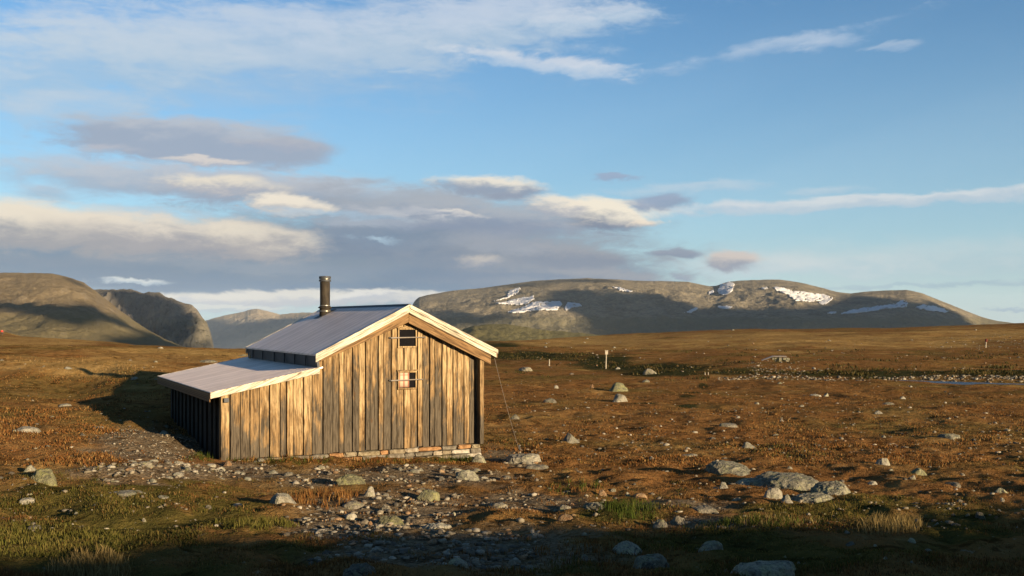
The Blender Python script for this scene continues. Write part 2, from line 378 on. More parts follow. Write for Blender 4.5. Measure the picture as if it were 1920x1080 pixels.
# ------------------------------------------------------------------ materials
def mat(name, fn, rough=.9, spec=.2):
    m = bpy.data.materials.new(name); m.use_nodes = True
    n = N(m.node_tree); b = m.node_tree.nodes['Principled BSDF']
    b.inputs['Roughness'].default_value = rough; b.inputs['Specular IOR Level'].default_value = spec
    fn(n, b); return m
def m_ground(n, b):
    P = n.new('ShaderNodeNewGeometry').outputs['Position']
    z = n.attr('zones')[0]; g, gr, dk = n.sep(z); tn = n.attr('zones')[3]
    n0 = n.noise(P, .11, 5, .6, .5); n1 = n.noise(P, .7, 5, .62, .6); n2 = n.noise(P, 3.3, 5, .65, .4); n3 = n.noise(P, 14, 4, .7)
    heath = n.ramp(n.m('ADD', n.m('MULTIPLY', n1, .55), n.m('MULTIPLY', n2, .45)),
                   [(.30, (.035, .026, .013)), (.42, (.11, .054, .020)), (.50, (.175, .082, .027)), (.58, (.15, .078, .028)), (.70, (.23, .142, .056))])
    olive = n.ramp(n2, [(.30, (.030, .030, .012)), (.5, (.085, .078, .022)), (.7, (.15, .115, .04))])
    heath = n.mix(n.step(n0, .46, .64), heath, n.mix(.5, heath, olive))
    n5 = n.noise(P, .23, 4, .6, .8)
    tanc = n.ramp(n.m('ADD', n.m('MULTIPLY', n1, .5), n.m('MULTIPLY', n2, .5)), [(.32, (.13, .078, .028)), (.5, (.29, .172, .056)), (.68, (.38, .245, .10))])
    heath = n.mix(n.m('MULTIPLY', n.step(n5, .52, .68), .45), heath, tanc)
    c = n.mix(n.m('MULTIPLY', tn, n.m('ADD', .45, n.m('MULTIPLY', n.step(n0, .40, .58), .55))), heath, tanc)
    c = n.mix(n.m('MULTIPLY', gr, .92), c, n.ramp(n.m('ADD', n.m('MULTIPLY', n1, .4), n.m('MULTIPLY', n2, .6)), [(.30, (.024, .024, .008)), (.48, (.058, .049, .013)), (.60, (.092, .068, .020)), (.75, (.13, .08, .027))]))
    c = n.mix(dk, c, n.ramp(n2, [(.3, (.012, .015, .008)), (.6, (.035, .034, .013)), (.8, (.07, .05, .02))]))
    v = n.new('ShaderNodeTexVoronoi'); n.put(v.inputs['Vector'], P); v.inputs['Scale'].default_value = 17
    grit = n.mix(n.step(n3, .35, .7), (.075, .052, .030, 1), (.21, .155, .095, 1))
    gm = n.m('MULTIPLY', g, n.step(n2, .25, .5))
    c = n.mix(gm, c, grit)
    # pale lichen and bare stones showing through the heath
    lich = n.m('MULTIPLY', n.step(n.noise(P, 6.5, 3, .7), .66, .72), .55)
    c = n.mix(lich, c, (.20, .17, .11, 1))
    dark = n.step(n.noise(P, 1.7, 6, .7, .8), .36, .47)  # shadows of the hummocks painted into the heath colour as dark pockets
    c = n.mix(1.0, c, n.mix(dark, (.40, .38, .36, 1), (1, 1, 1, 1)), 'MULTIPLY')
    n.put(b.inputs['Base Color'], c)
    h = n.m('ADD', n.m('MULTIPLY', n3, .5), n2)
    n.put(b.inputs['Normal'], n.bump(h, 1.0, .10))
M = {}
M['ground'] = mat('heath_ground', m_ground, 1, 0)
def m_blade(n, b):
    c = n.attr('col')[0]
    n.put(b.inputs['Base Color'], c)
    tr = n.new('ShaderNodeBsdfTranslucent'); n.put(tr.inputs[0], c)
    mx = n.new('ShaderNodeMixShader'); mx.inputs[0].default_value = .3
    n.t.links.new(b.outputs[0], mx.inputs[1]); n.t.links.new(tr.outputs[0], mx.inputs[2])
    n.t.links.new(mx.outputs[0], n.t.nodes['Material Output'].inputs[0])
M['blade'] = mat('grass_blades', m_blade, 1, 0)
def m_stonebits(n, b):
    P = n.new('ShaderNodeNewGeometry').outputs['Position']
    n.put(b.inputs['Base Color'], n.mix(n.step(n.noise(P, 22, 4, .7), .35, .7), n.mix(1., n.attr('col')[0], (.6, .58, .54, 1), 'MULTIPLY'), n.attr('col')[0]))
    n.put(b.inputs['Normal'], n.bump(n.noise(P, 40, 4, .7), .5, .02))
M['stonebits'] = mat('gravel_stone', m_stonebits, .9, .2)
def rockmat(name, lo, hi, lichen, lam, spots=.5):
    def f(n, b):
        tc = n.new('ShaderNodeTexCoord').outputs['Object']; oi = n.new('ShaderNodeObjectInfo').outputs['Random']
        P = n.vadd(n.new('ShaderNodeNewGeometry').outputs['Position'], n.comb(n.m('MULTIPLY', oi, 31.), 0., 0.))
        a = n.noise(P, 3.5, 6, .68, .6); bb = n.noise(P, 13, 5, .7, .3); cc = n.noise(P, 46, 3, .7)
        c = n.mix(n.step(n.m('ADD', n.m('MULTIPLY', a, .5), n.m('MULTIPLY', bb, .5)), .38, .62), lo+(1,), hi+(1,))
        c = n.mix(n.m('MULTIPLY', n.step(n.noise(P, 5.5, 5, .7, 1.0), .50, .60), lam), c, lichen+(1,))
        c = n.mix(n.m('MULTIPLY', n.step(n.noise(P, 9, 6, .75, .8), .55, .62), spots), c, (.035, .033, .03, 1))
        c = n.mix(1., c, n.mix(n.step(cc, .3, .65), (.72, .72, .72, 1), (1.08, 1.08, 1.08, 1)), 'MULTIPLY')
        val = n.m('ADD', .62, n.m('MULTIPLY', oi, .5))
        c = n.mix(1., c, n.comb(val, val, val), 'MULTIPLY')
        n.put(b.inputs['Base Color'], c)
        n.put(b.inputs['Normal'], n.bump(n.m('ADD', bb, n.m('MULTIPLY', cc, .4)), .9, .05))
    return mat(name, f, .92, .15)
M['rock'] = rockmat('pale_rock', (.10, .085, .062), (.235, .20, .145), (.22, .21, .09), .5)
M['moss'] = rockmat('lichened_rock', (.10, .092, .055), (.205, .185, .10), (.22, .21, .075), .75, .45)
M['white'] = rockmat('white_rock', (.16, .138, .10), (.30, .265, .205), (.28, .27, .15), .35, .4)
M['orange'] = rockmat('rusty_rock', (.17, .09, .042), (.27, .165, .085), (.24, .20, .12), .4, .3)
M['grey'] = rockmat('grey_rock', (.10, .09, .066), (.27, .24, .17), (.28, .265, .14), .6, .9)

def m_wood(lo, hi, pale, wear=True, along=False):
    def f(n, b):
        P = n.new('ShaderNodeTexCoord').outputs['Object']; t = n.attr('tone')[2]
        x, y, z = n.sep(P)
        if along:
            ac = n.m('ADD', z, n.m('MULTIPLY', n.m('ABSOLUTE', n.m('SUBTRACT', x, 4.08)), .49)); z = x; x = ac; y = 0.0
        off = n.m('MULTIPLY', t, 57.3)
        st = n.comb(n.m('ADD', n.m('ADD', x, y), off), off, n.m('MULTIPLY', z, .06))
        fine = n.noise(st, 42, 5, .65, .3)
        st2 = n.comb(n.m('ADD', n.m('ADD', x, y), off), off, n.m('MULTIPLY', z, .11))
        broad = n.noise(st2, 11, 4, .6, .6)
        st3 = n.comb(n.m('ADD', n.m('ADD', x, y), off), off, n.m('MULTIPLY', z, .35))
        blot = n.noise(st3, 5.5, 5, .68, .8)
        w = n.m('ADD', n.m('MULTIPLY', broad, 1.25 if wear else .9), n.m('MULTIPLY', blot, 1.25 if wear else .9))
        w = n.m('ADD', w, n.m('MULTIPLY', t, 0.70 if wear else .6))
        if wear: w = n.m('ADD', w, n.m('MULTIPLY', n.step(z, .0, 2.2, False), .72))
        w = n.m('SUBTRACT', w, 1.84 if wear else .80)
        c = n.mix(n.step(w, -.10, .22), lo+(1,), hi+(1,))
        c = n.mix(n.m('MULTIPLY', n.step(w, .22, .52), .8), c, pale+(1,))
        c = n.mix(1., c, n.mix(n.step(fine, .34, .62), (.34, .32, .30, 1), (1.18, 1.18, 1.18, 1)), 'MULTIPLY')
        crack = n.step(n.noise(n.comb(n.m('ADD', n.m('ADD', x, y), off), off, n.m('MULTIPLY', z, .03)), 24, 3, .6), .64, .70)
        c = n.mix(n.m('MULTIPLY', crack, .6), c, (.03, .022, .015, 1))
        v = n.new('ShaderNodeTexVoronoi', feature='F1'); v.inputs['Scale'].default_value = 4.2
        n.put(v.inputs['Vector'], n.comb(n.m('ADD', n.m('ADD', x, y), off), off, n.m('MULTIPLY', z, .42)))
        k = n.step(v.outputs['Distance'], .13, .05)
        sel = n.step(n.sep(v.outputs['Color'])[0], .45, .5)
        c = n.mix(n.m('MULTIPLY', n.m('MULTIPLY', k, sel), .8), c, (.06, .032, .014, 1))
        n.put(b.inputs['Base Color'], c)
        n.put(b.inputs['Normal'], n.bump(n.m('ADD', fine, n.m('MULTIPLY', broad, .5)), .6, .008))
    return f
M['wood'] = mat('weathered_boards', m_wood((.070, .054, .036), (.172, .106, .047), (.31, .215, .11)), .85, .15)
M['shaded_wood'] = mat('shade_darkened_boards', m_wood((.018, .015, .011), (.04, .03, .02), (.07, .055, .035)), .85, .1)  # lean-to boards: the shade on that wall is put into this darker colour
M['brown'] = mat('brown_rake_board', m_wood((.040, .024, .012), (.125, .068, .027), (.18, .105, .046), False, True), .8, .15)
M['cream'] = mat('cream_bargeboard', m_wood((.25, .20, .14), (.39, .33, .24), (.45, .39, .30), False, True), .75, .15)
def m_roof(n, b):
    P = n.new('ShaderNodeTexCoord').outputs['Object']; t = n.attr('tone')[2]
    x, y, z = n.sep(P); off = n.m('MULTIPLY', t, 31.)
    a = n.noise(n.comb(n.m('MULTIPLY', x, .12), n.m('ADD', y, off), off), 26, 5, .65, .4)
    d = n.noise(P, 1.6, 4, .6)
    c = n.mix(n.step(n.m('ADD', n.m('ADD', n.m('MULTIPLY', a, .7), n.m('MULTIPLY', d, .3)), n.m('MULTIPLY', n.m('SUBTRACT', t, .5), .22)), .32, .66), (.50, .395, .335, 1), (.65, .53, .46, 1))
    n.put(b.inputs['Base Color'], c)
    
M['roof'] = mat('weathered_grey_roof', m_roof, .6, .3)
M['roof'].node_tree.nodes['Principled BSDF'].inputs['Metallic'].default_value = .55
M['slate'] = mat('dark_flashing', lambda n, b: n.put(b.inputs['Base Color'], n.mix(n.noise(n.new('ShaderNodeNewGeometry').outputs['Position'], 4, 4, .6), (.02, .021, .022, 1), (.05, .05, .052, 1))), .6, .3)
def m_flue(n, b):
    P = n.new('ShaderNodeTexCoord').outputs['Object']
    n.put(b.inputs['Base Color'], n.mix(n.step(n.noise(n.vmul(P, (1, 1, .3)), 9, 5, .65), .35, .7), (.018, .014, .010, 1), (.038, .029, .019, 1)))
    b.inputs['Metallic'].default_value = .0
M['flue'] = mat('flue_metal', m_flue, .7, .12)
M['steel'] = mat('bright_steel', lambda n, b: (n.put(b.inputs['Base Color'], n.mix(n.noise(n.new('ShaderNodeNewGeometry').outputs['Position'], 30, 3), (.16, .145, .12, 1), (.25, .225, .19, 1))), setattr(b.inputs['Metallic'], 'default_value', .7))[0], .35, .5)
M['bar'] = mat('galvanised_bar', lambda n, b: n.put(b.inputs['Base Color'], n.mix(n.noise(n.new('ShaderNodeNewGeometry').outputs['Position'], 20, 3), (.10, .08, .065, 1), (.20, .165, .135, 1))), .5, .3)
M['glass'] = mat('dark_window_glass', lambda n, b: n.put(b.inputs['Base Color'], n.mix(n.noise(n.new('ShaderNodeNewGeometry').outputs['Position'], 3, 2), (.004, .004, .005, 1), (.010, .009, .009, 1))), .06, .12)
def m_curtain(n, b):
    x, y, z = n.sep(n.new('ShaderNodeTexCoord').outputs['Object'])
    def stripes(q, per, w, ph): return n.step(n.m('ABSOLUTE', n.m('SUBTRACT', n.m('FRACT', n.m('ADD', n.m('DIVIDE', q, per), ph)), .5)), w, w-.05)
    c = n.mix(n.m('MULTIPLY', stripes(x, .105, .17, .12), .75), (.36, .31, .22, 1), (.26, .05, .03, 1))
    c = n.mix(n.m('MULTIPLY', stripes(z, .13, .13, .0), .45), c, (.30, .08, .045, 1))
    c = n.mix(n.m('MULTIPLY', stripes(x, .21, .05, .4), .7), c, (.22, .10, .07, 1))
    n.put(b.inputs['Base Color'], c)
M['curtain'] = mat('plaid_curtain', m_curtain, .95, .05)
M['masonry'] = mat('dry_stone', lambda n, b: (n.put(b.inputs['Base Color'], n.mix(n.step(n.noise(n.new('ShaderNodeNewGeometry').outputs['Position'], 11, 5, .7), .35, .65), n.mix(1., n.attr('col')[0], (.5, .46, .42, 1), 'MULTIPLY'), n.attr('col')[0])),
              n.put(b.inputs['Normal'], n.bump(n.noise(n.new('ShaderNodeNewGeometry').outputs['Position'], 25, 4, .7), .7, .02)))[0], .92, .15)
M['post'] = mat('pale_post_wood', m_wood((.16, .135, .10), (.27, .225, .165), (.36, .31, .235), False), .85, .1)
def plain(name, a, c, scale=12, rough=.85):
    return mat(name, lambda n, b: n.put(b.inputs['Base Color'], n.mix(n.noise(n.new('ShaderNodeNewGeometry').outputs['Position'], scale, 4, .6), a+(1,), c+(1,))), rough, .1)
M['redpaint'] = plain('faded_red_paint', (.07, .016, .012), (.12, .028, .018))
M['jacket'] = plain('red_jacket', (.50, .02, .015), (.62, .03, .02))
M['trousers'] = plain('dark_trousers', (.02, .02, .022), (.04, .04, .042))
M['skin'] = plain('skin', (.42, .25, .17), (.50, .30, .21))
M['hair'] = plain('dark_hair', (.02, .013, .008), (.04, .025, .015))
def m_water(n, b):
    P = n.new('ShaderNodeNewGeometry').outputs['Position']
    n.put(b.inputs['Base Color'], n.mix(n.noise(n.vmul(P, (1, 3, 1)), 1.2, 4, .6), (.004, .008, .024, 1), (.012, .022, .055, 1)))
    n.put(b.inputs['Normal'], n.bump(n.noise(n.vmul(P, (1, 2.2, 1)), 1.3, 5, .65), 1.0, .5))
M['water'] = mat('stream_water', m_water, .3, .12)
def m_hill(lo, hi, green, gtop, crag=.5, sc_=.02):
    def f(n, b):
        P = n.new('ShaderNodeNewGeometry').outputs['Position']; x, y, z = n.sep(P)
        a = n.noise(P, sc_, 7, .66, .6); d = n.noise(P, sc_*6, 6, .7, .4)
        c = n.mix(n.step(n.m('ADD', n.m('MULTIPLY', a, .5), n.m('MULTIPLY', d, .5)), .36, .64), lo+(1,), hi+(1,))
        gz = n.step(n.m('ADD', z, n.m('MULTIPLY', n.m('SUBTRACT', a, .5), gtop*1.6)), gtop, gtop*.15)
        c = n.mix(n.m('MULTIPLY', gz, .8), c, green+(1,))
        nz = n.sep(n.new('ShaderNodeNewGeometry').outputs['True Normal'])[2]
        c = n.mix(n.m('MULTIPLY', n.step(nz, .86, .60), crag), c, (.16, .135, .105, 1))
        n.put(b.inputs['Base Color'], c)
        n.put(b.inputs['Normal'], n.bump(n.m('ADD', d, a), .8, 8.0*(.02/sc_)**.5))
    return mat('hillside', f, 1, 0)
M['hill_a'] = m_hill((.125, .092, .052), (.20, .15, .088), (.142, .115, .058), 22, .6, .02)
M['hill_a2'] = m_hill((.085, .078, .068), (.20, .165, .12), (.11, .10, .055), 14, .6, .03)
M['hill_b'] = m_hill((.10, .086, .062), (.225, .185, .125), (.13, .112, .066), 20, .5, .012)
M['hill_c'] = m_hill((.20, .155, .10), (.29, .225, .14), (.17, .145, .11), 20, .3, .006)
M['hill_d'] = m_hill((.12, .102, .055), (.18, .15, .082), (.125, .108, .048), 10, .3, .03)
def m_snow(n, b):
    P = n.new('ShaderNodeNewGeometry').outputs['Position']
    n.put(b.inputs['Base Color'], n.mix(n.noise(P, .05, 5, .6), (.40, .375, .365, 1), (.56, .54, .53, 1)))
M['snow'] = mat('old_snow', m_snow, .9, .05)
def m_cloud(n, b):
    P = n.new('ShaderNodeNewGeometry').outputs['Position']
    n.put(b.inputs['Base Color'], n.mix(n.noise(P, .004, 5, .6), (.75, .75, .77, 1), (.85, .85, .86, 1)))
M['cloud'] = mat('cloud_vapour', m_cloud, 1, 0)

# ------------------------------------------------------------------ ground
def build_ground():
    ph_in = np.linspace(-R(30.5), R(30.5), 940)
    ph_out = np.linspace(R(30.5), 2*math.pi-R(30.5), 160)[1:-1]
    ph = np.concatenate([ph_in, ph_out]); nph = len(ph)
    r = np.concatenate([np.linspace(.6, 7.4, 24)[:-1], np.exp(np.linspace(math.log(7.5), math.log(1040), 820))])
    RR, PHI = np.meshgrid(r, ph, indexing='ij')
    # inside the picture the rings are straight lines across it (depth = r); they bend round behind
    k = 1/np.cos(np.clip(np.abs((PHI+math.pi) % (2*math.pi)-math.pi), 0, R(30.5)))
    X = RR*k*np.sin(PHI); Y = RR*k*np.cos(PHI)
    X += 0; 
    px, d, _ = pxd(X, Y)
    zb = base_h(X, Y)
    py = HOR+(EYE-zb)/np.maximum(d, .5)*F
    g = zone(GRAVEL, px, py, X, Y, .7, 3); gr = zone(GREEN, px, py, X, Y, .8, 13)*(1-g)
    dk = zone(DARK, px, py, X*.4, Y*.4, .5, 23); tn = zone(TAN, px, py, X*.3, Y*.3, .6, 43)
    inside = (Y > 0) & (np.abs(PHI) < R(33)) | (PHI > 2*math.pi-R(33))
    for q in (g, dk, tn): q *= inside
    Z = zb+detail(X, Y, d, g)
    V = np.stack([X, Y, Z], -1).reshape(-1, 3)
    nr = len(r); i = np.arange(nr-1)[:, None]; j = np.arange(nph)[None, :]; j2 = (j+1) % nph
    Fq = np.stack([i*nph+j+0*j2, (i+1)*nph+j+0*j2, (i+1)*nph+j2, i*nph+j2], -1).reshape(-1, 4)
    zc = np.stack([g, gr, dk, tn], -1).reshape(-1, 4)
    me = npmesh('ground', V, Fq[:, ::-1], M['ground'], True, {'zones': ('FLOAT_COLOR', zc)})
    o = link('ground', me); tag(o, kind='structure')
build_ground()

# knoll added unseen behind the camera, its crest shaped to shade the nearest ground
def build_shadow_mound():
    edge = [(-350,1060),(-60,1056),(0,1052),(90,1040),(170,1046),(230,1030),(300,1010),(380,1004),(470,1010),(585,1012),(606,994),(700,998),(850,1000),(1000,988),(1200,990),(1310,984),(1480,988),(1615,994),(1690,1004),(1712,976),(1800,956),(1920,942),(2100,925),(2400,900)]
    t = 36.0; cr = []
    for x, y in edge:
        gx, gy, gz = on_ground(x, y); p = Vector((gx, gy, gz+.08))+SUN*((gy+8.5)/-SUN.y)
        cr.append(p)
    xs = np.array([p.x for p in cr]); zs = np.array([p.z for p in cr])
    u = np.linspace(xs[0]-16, xs[-1]+18, 360); v = np.linspace(-1, 1, 70)
    zc = np.interp(u, xs, zs)
    ends = sstep(xs[0]-16, xs[0]-2, u)*sstep(xs[-1]+18, xs[-1]+2, u)
    U, Vv = np.meshgrid(u, v, indexing='ij')
    Yk = -8.5+np.where(Vv > 0, Vv*6.5, Vv*26)
    prof = np.where(Vv > 0, (1-Vv)**1.25, 1-np.abs(Vv)**1.6)
    zt = base_h(U, Yk)-.4
    H = zt+(zc[:, None]-zt)*prof*ends[:, None]
    rough = .22*fbm(U*1.1, Yk*1.1, 77, 4)*np.clip(np.abs(Vv)*4, 0.12, 1)
    H += rough*ends[:, None]+.03*fbm(U*5, Yk*5, 78, 2)
    V = np.stack([U, Yk, H], -1).reshape(-1, 3); nv = len(v)
    i = np.arange(len(u)-1)[:, None]; j = np.arange(nv-1)[None, :]
    Fq = np.stack([i*nv+j, (i+1)*nv+j, (i+1)*nv+j+1, i*nv+j+1], -1).reshape(-1, 4)
    z4 = np.zeros((len(V), 4)); z4[:, 1] = .6
    o = link('shadow_mound', npmesh('shadow_mound', V, Fq, M['ground'], True, {'zones': ('FLOAT_COLOR', z4)})); tag(o, kind='structure')
build_shadow_mound()

# ------------------------------------------------------------------ mountains
def ridge(name, sky, base_row, dc, db, m, shape=.8, namp=8, nsc=.012, foot=-40, back=900, nu=420, nv=150, crag=.3, seed=5, rough=1.2):
    xs, ys = zip(*sky); u = np.linspace(xs[0], xs[-1], nu); yc = np.interp(u, xs, ys)
    w = np.exp(-np.linspace(-2, 2, 7)**2); w /= w.sum(); yc = np.convolve(np.pad(yc, 3, mode='edge'), w, 'valid')
    v = np.linspace(0, 1, nv); Vv, U = np.meshgrid(v, u, indexing='ij')
    yc = yc-rough*fbm(u*.09, u*0+seed, seed+40, 5, .62)*np.clip((np.array(base_row if not isinstance(base_row, list) else 668.)-yc)/30, 0, 1)
    D = db+(dc-db)*Vv
    br = np.interp(u, *zip(*base_row)) if isinstance(base_row, list) else np.full(nu, float(base_row))
    row = br[None, :]+(yc-br)[None, :]*Vv**shape
    X = (U-CX)/F*D; Z = EYE+(HOR-row)/F*D
    n = fbm(X*nsc, D*nsc, seed, 6, .55)
    n2 = np.abs(fbm(X*nsc*.6, D*nsc*.35, seed+9, 5, .55))
    env = np.clip(Vv*6, 0, 1)*np.clip((1-Vv)*5, .10, 1)
    rel = np.clip((br-yc)/np.max(br-yc), 0, 1)[None, :]; env = env*rel
    n3 = 1-2*np.abs(fbm(X*nsc*2.6, D*nsc*.8+Z*nsc*1.5, seed+21, 5, .6))
    Z = Z+namp*n*env-namp*.9*n2*env*(1-Vv*.6)+namp*crag*n3*env
    # back side
    kb = np.linspace(.03, 1, 14)[:, None]
    zc = Z[-1][None, :]; Db = dc+back*kb; Xb = (u-CX)[None, :]/F*Db; Zb = zc+(np.minimum(foot, zc-20)-zc)*kb**.9-2
    Y = np.concatenate([D, np.broadcast_to(Db, Zb.shape)]); X = np.concatenate([X, Xb]); Z = np.concatenate([Z, Zb])
    V = np.stack([X, Y, Z], -1).reshape(-1, 3); nr = X.shape[0]
    i = np.arange(nr-1)[:, None]; j = np.arange(nu-1)[None, :]
    Fq = np.stack([i*nu+j, i*nu+j+1, (i+1)*nu+j+1, (i+1)*nu+j], -1).reshape(-1, 4)
    o = link(name, npmesh(name, V, Fq, m, True)); tag(o, kind='structure')
    return o, BVHTree.FromPolygons([tuple(p) for p in V.tolist()], Fq.tolist())
HILL, T_hill = ridge('hill', [(-500,545),(-300,530),(-100,517),(0,512),(60,512),(100,514),(130,521),(158,531),(178,545),(200,562),(225,582),(250,600),(280,620),(310,636),(340,648),(380,660)], [(-500,665),(380,672)], 2300, 800, M['hill_a'], .85, 22, .006, seed=5)
HEAD, T_head = ridge('headland', [(120,560),(160,545),(190,542),(205,543),(235,542),(250,545),(270,549),(290,548),(300,550),(310,556),(320,560),(345,570),(360,574),(370,582),(380,596),(388,606),(394,622),(399,642),(403,668)], [(120,668),(402,668)], 3000, 2450, M['hill_a2'], 1.1, 52, .013, crag=.36, seed=15, rough=1.8)
MID, T_mid = ridge('far_hills', [(330,612),(385,601),(420,592),(440,588),(470,580),(485,579),(510,586),(525,590),(545,588),(580,586),(620,588),(660,594),(720,602),(800,612)], 668, 10800, 8000, M['hill_c'], .9, 60, .002, seed=25)
MAS, T_mas = ridge('mountain', [(762,640),(766,600),(770,580),(776,566),(785,557),(800,553),(850,545),(900,541),(950,534),(1000,527),(1050,524),(1100,522),(1150,524),(1200,527),(1250,528),(1290,529),(1310,533),(1330,537),(1345,536),(1360,530),(1380,527),(1420,525),(1460,524),(1500,529),(1540,539),(1570,547),(1595,550),(1620,547),(1660,545),(1700,543),(1730,550),(1760,562),(1800,578),(1840,594),(1870,602),(1900,606),(1940,614),(2000,630)], 660, 4200, 2300, M['hill_b'], .8, 34, .0045, nu=760, nv=190, crag=.14, seed=35, rough=.5)
FOOT, T_foot = ridge('foothill', [(700,640),(800,632),(860,622),(885,612),(920,608),(950,608),(985,613),(1020,619),(1080,624),(1140,629),(1200,640)], 655, 1500, 1050, M['hill_d'], .8, 7, .012, foot=-60, back=500, nu=200, nv=60, seed=45)

def px_hit(tree, x, y):
    h = tree.ray_cast(Vector((0, 0, EYE)), Vector(((x-CX)/F, 1, (HOR-y)/F)).normalized())
    return h[0], h[1]
def in_poly(x, y, P):
    c = False; j = len(P)-1
    for i in range(len(P)):
        if (P[i][1] > y) != (P[j][1] > y) and x < (P[j][0]-P[i][0])*(y-P[i][1])/(P[j][1]-P[i][1])+P[i][0]: c = not c
        j = i
    return c
# snow patches lying on the mountain: each a sheet a few metres thick following the slope
SNOW = [
 ([(945,568),(972,560),(1000,556),(1002,562),(985,572),(955,572),(930,570)], 'narrow snow tongue high on the left shoulder of the mountain'),
 ([(925,566),(950,558),(955,546),(975,540),(972,549),(950,560)], 'thin steep snow streak above the left snowfields'),
 ([(945,587),(975,579),(1000,568),(1050,566),(1054,572),(1045,582),(1000,583),(970,588)], 'largest snowfield in the left half of the mountain, speckled with rock'),
 ([(1058,578),(1064,568),(1086,571),(1090,575),(1072,578),(1060,583)], 'small ragged snow patch just right of the speckled snowfield'),
 ([(1148,538),(1160,540),(1184,547),(1178,548),(1160,544)], 'thin snow line just under the main summit'),
 ([(1346,547),(1352,535),(1368,530),(1376,534),(1372,546),(1362,553),(1348,553)], 'bright snow gully on the skyline between two summits'),
 ([(1346,576),(1360,575),(1374,577),(1366,580),(1350,579)], 'small snow curl below the skyline gully'),
 ([(1450,539),(1470,541),(1485,547),(1510,548),(1548,554),(1556,558),(1546,563),(1520,567),(1490,564),(1478,553),(1466,550),(1455,545)], 'broad pale snowfield on the right summit slope'),
 ([(1534,570),(1548,561),(1562,559),(1558,564),(1545,573)], 'short grey snow strip at the lower tip of the broad snowfield'),
 ([(1576,590),(1592,583),(1640,576),(1680,571),(1688,564),(1702,566),(1700,576),(1660,580),(1620,586),(1590,590)], 'long narrow snowfield slanting across the shaded right flank'),
 ([(1716,578),(1730,572),(1755,576),(1778,584),(1772,587),(1745,583)], 'small snow wedge at the far right of the mountain'),
 ([(1552,588),(1560,585),(1568,586),(1562,590)], 'tiny snow fleck left of the long slanting snowfield'),
 ([(1426,541),(1438,539),(1440,543),(1430,543)], 'small pale snow dash left of the broad snowfield'),
 ([(1328,549),(1338,546),(1336,552),(1330,553)], 'tiny snow spot left of the skyline gully'),
 ([(1282,587),(1292,584),(1304,577),(1308,580),(1296,587)], 'faint snow fleck in the shaded middle of the mountain'),
]
def snow_patches():
    st = .9
    for poly, label in SNOW:
        xs = [p[0] for p in poly]; ys = [p[1] for p in poly]
        vid = {}; V = []; Q = []
        def vert(i, j):
            if (i, j) not in vid:
                h = px_hit(T_mas, x0+i*st, y0+j*st*.7)
                if h[0] is None: return None
                vid[(i, j)] = len(V); V.append(h[0]+h[1]*2.2)
            return vid[(i, j)]
        x0, y0 = min(xs)-2, min(ys)-2
        ni, nj = int((max(xs)-x0+2)/st)+1, int((max(ys)-y0+2)/(st*.7))+1
        gx, gy = np.meshgrid(x0+(np.arange(ni)+.5)*st, y0+(np.arange(nj)+.5)*st*.7, indexing='ij')
        JX = gx+2.6*fbm(gx*.16, gy*.4, 3); JY = gy+1.8*fbm(gx*.16, gy*.4, 4); SP = fbm(gx*.22, gy*.5, 9)
        for i in range(ni):
            for j in range(nj):
                if SP[i, j] < .36 and in_poly(JX[i, j], JY[i, j], poly):
                    q = [vert(i, j), vert(i+1, j), vert(i+1, j+1), vert(i, j+1)]
                    if None not in q: Q.append(q)
        if not Q: continue
        o = link('snow_patch', npmesh('snow_patch', [tuple(p) for p in V], Q, M['snow'], True))
        md = o.modifiers.new('thick', 'SOLIDIFY'); md.thickness = 3.0; md.offset = 0
        tag(o, label, 'snow patch', 'snow patches on the mountain')
snow_patches()

# clouds out of the frame, towards the sun, that shade parts of the mountains
def shade_cloud(tree, poly, T, seed, step=5.0):
    xs = [p[0] for p in poly]; ys = [p[1] for p in poly]
    pts = {}; bits = []
    nx = int((max(xs)-min(xs))/step)+2; ny = int((max(ys)-min(ys))/(step*.5))+2
    gx, gy = np.meshgrid(min(xs)+np.arange(nx)*step, min(ys)+np.arange(ny)*step*.5, indexing='ij')
    JX = gx+24*fbm(gx*.02, gy*.06, seed); JY = gy+9*fbm(gx*.02, gy*.06, seed+1)
    for i in range(nx):
        for j in range(ny):
            if in_poly(JX[i, j], JY[i, j], poly):
                h = px_hit(tree, float(gx[i, j]), float(gy[i, j]))[0]
                if h is not None: pts[(i, j)] = h+SUN*(T-(h.dot(SUN)))
    vid = {}; V = []; Q = []
    for k, p in pts.items(): vid[k] = len(V); V.append(p)
    for (i, j) in pts:
        q = [(i, j), (i+1, j), (i+1, j+1), (i, j+1)]
        if all(k in vid for k in q): Q.append([vid[k] for k in q])
    me = bpy.data.meshes.new('cloud'); me.from_pydata([tuple(p) for p in V], [], Q); me.update(); me.materials.append(M['cloud'])
    bm = bmesh.new(); bm.from_mesh(me)
    bmesh.ops.delete(bm, geom=[v for v in bm.verts if not v.link_faces], context='VERTS')
    inner = {v.index: (not v.is_boundary) for v in bm.verts}
    r = bmesh.ops.extrude_face_region(bm, geom=bm.faces[:])
    ex = [g_ for g_ in r['geom'] if isinstance(g_, bmesh.types.BMVert)]
    rnd = random.Random(seed)
    for v in ex: v.co += SUN*(T*.05*(.6+.5*rnd.random()))
    bmesh.ops.recalc_face_normals(bm, faces=bm.faces[:]); bm.to_mesh(me); bm.free()
    o = link('cloud', me); tag(o, kind='structure')
shade_cloud(T_hill, [(-120,570),(0,566),(60,566),(130,568),(180,572),(212,590),(245,606),(290,628),(240,618),(200,611),(150,617),(110,612),(60,594),(20,581),(-60,586)], 1500, 101)
shade_cloud(T_hill, [(118,514),(140,520),(170,535),(205,553),(240,573),(215,566),(180,548),(140,532),(110,520)], 1500, 103, 4)
shade_cloud(T_hill, [(190,632),(230,626),(280,618),(330,630),(410,655),(410,665),(190,650)], 1500, 105, 4)
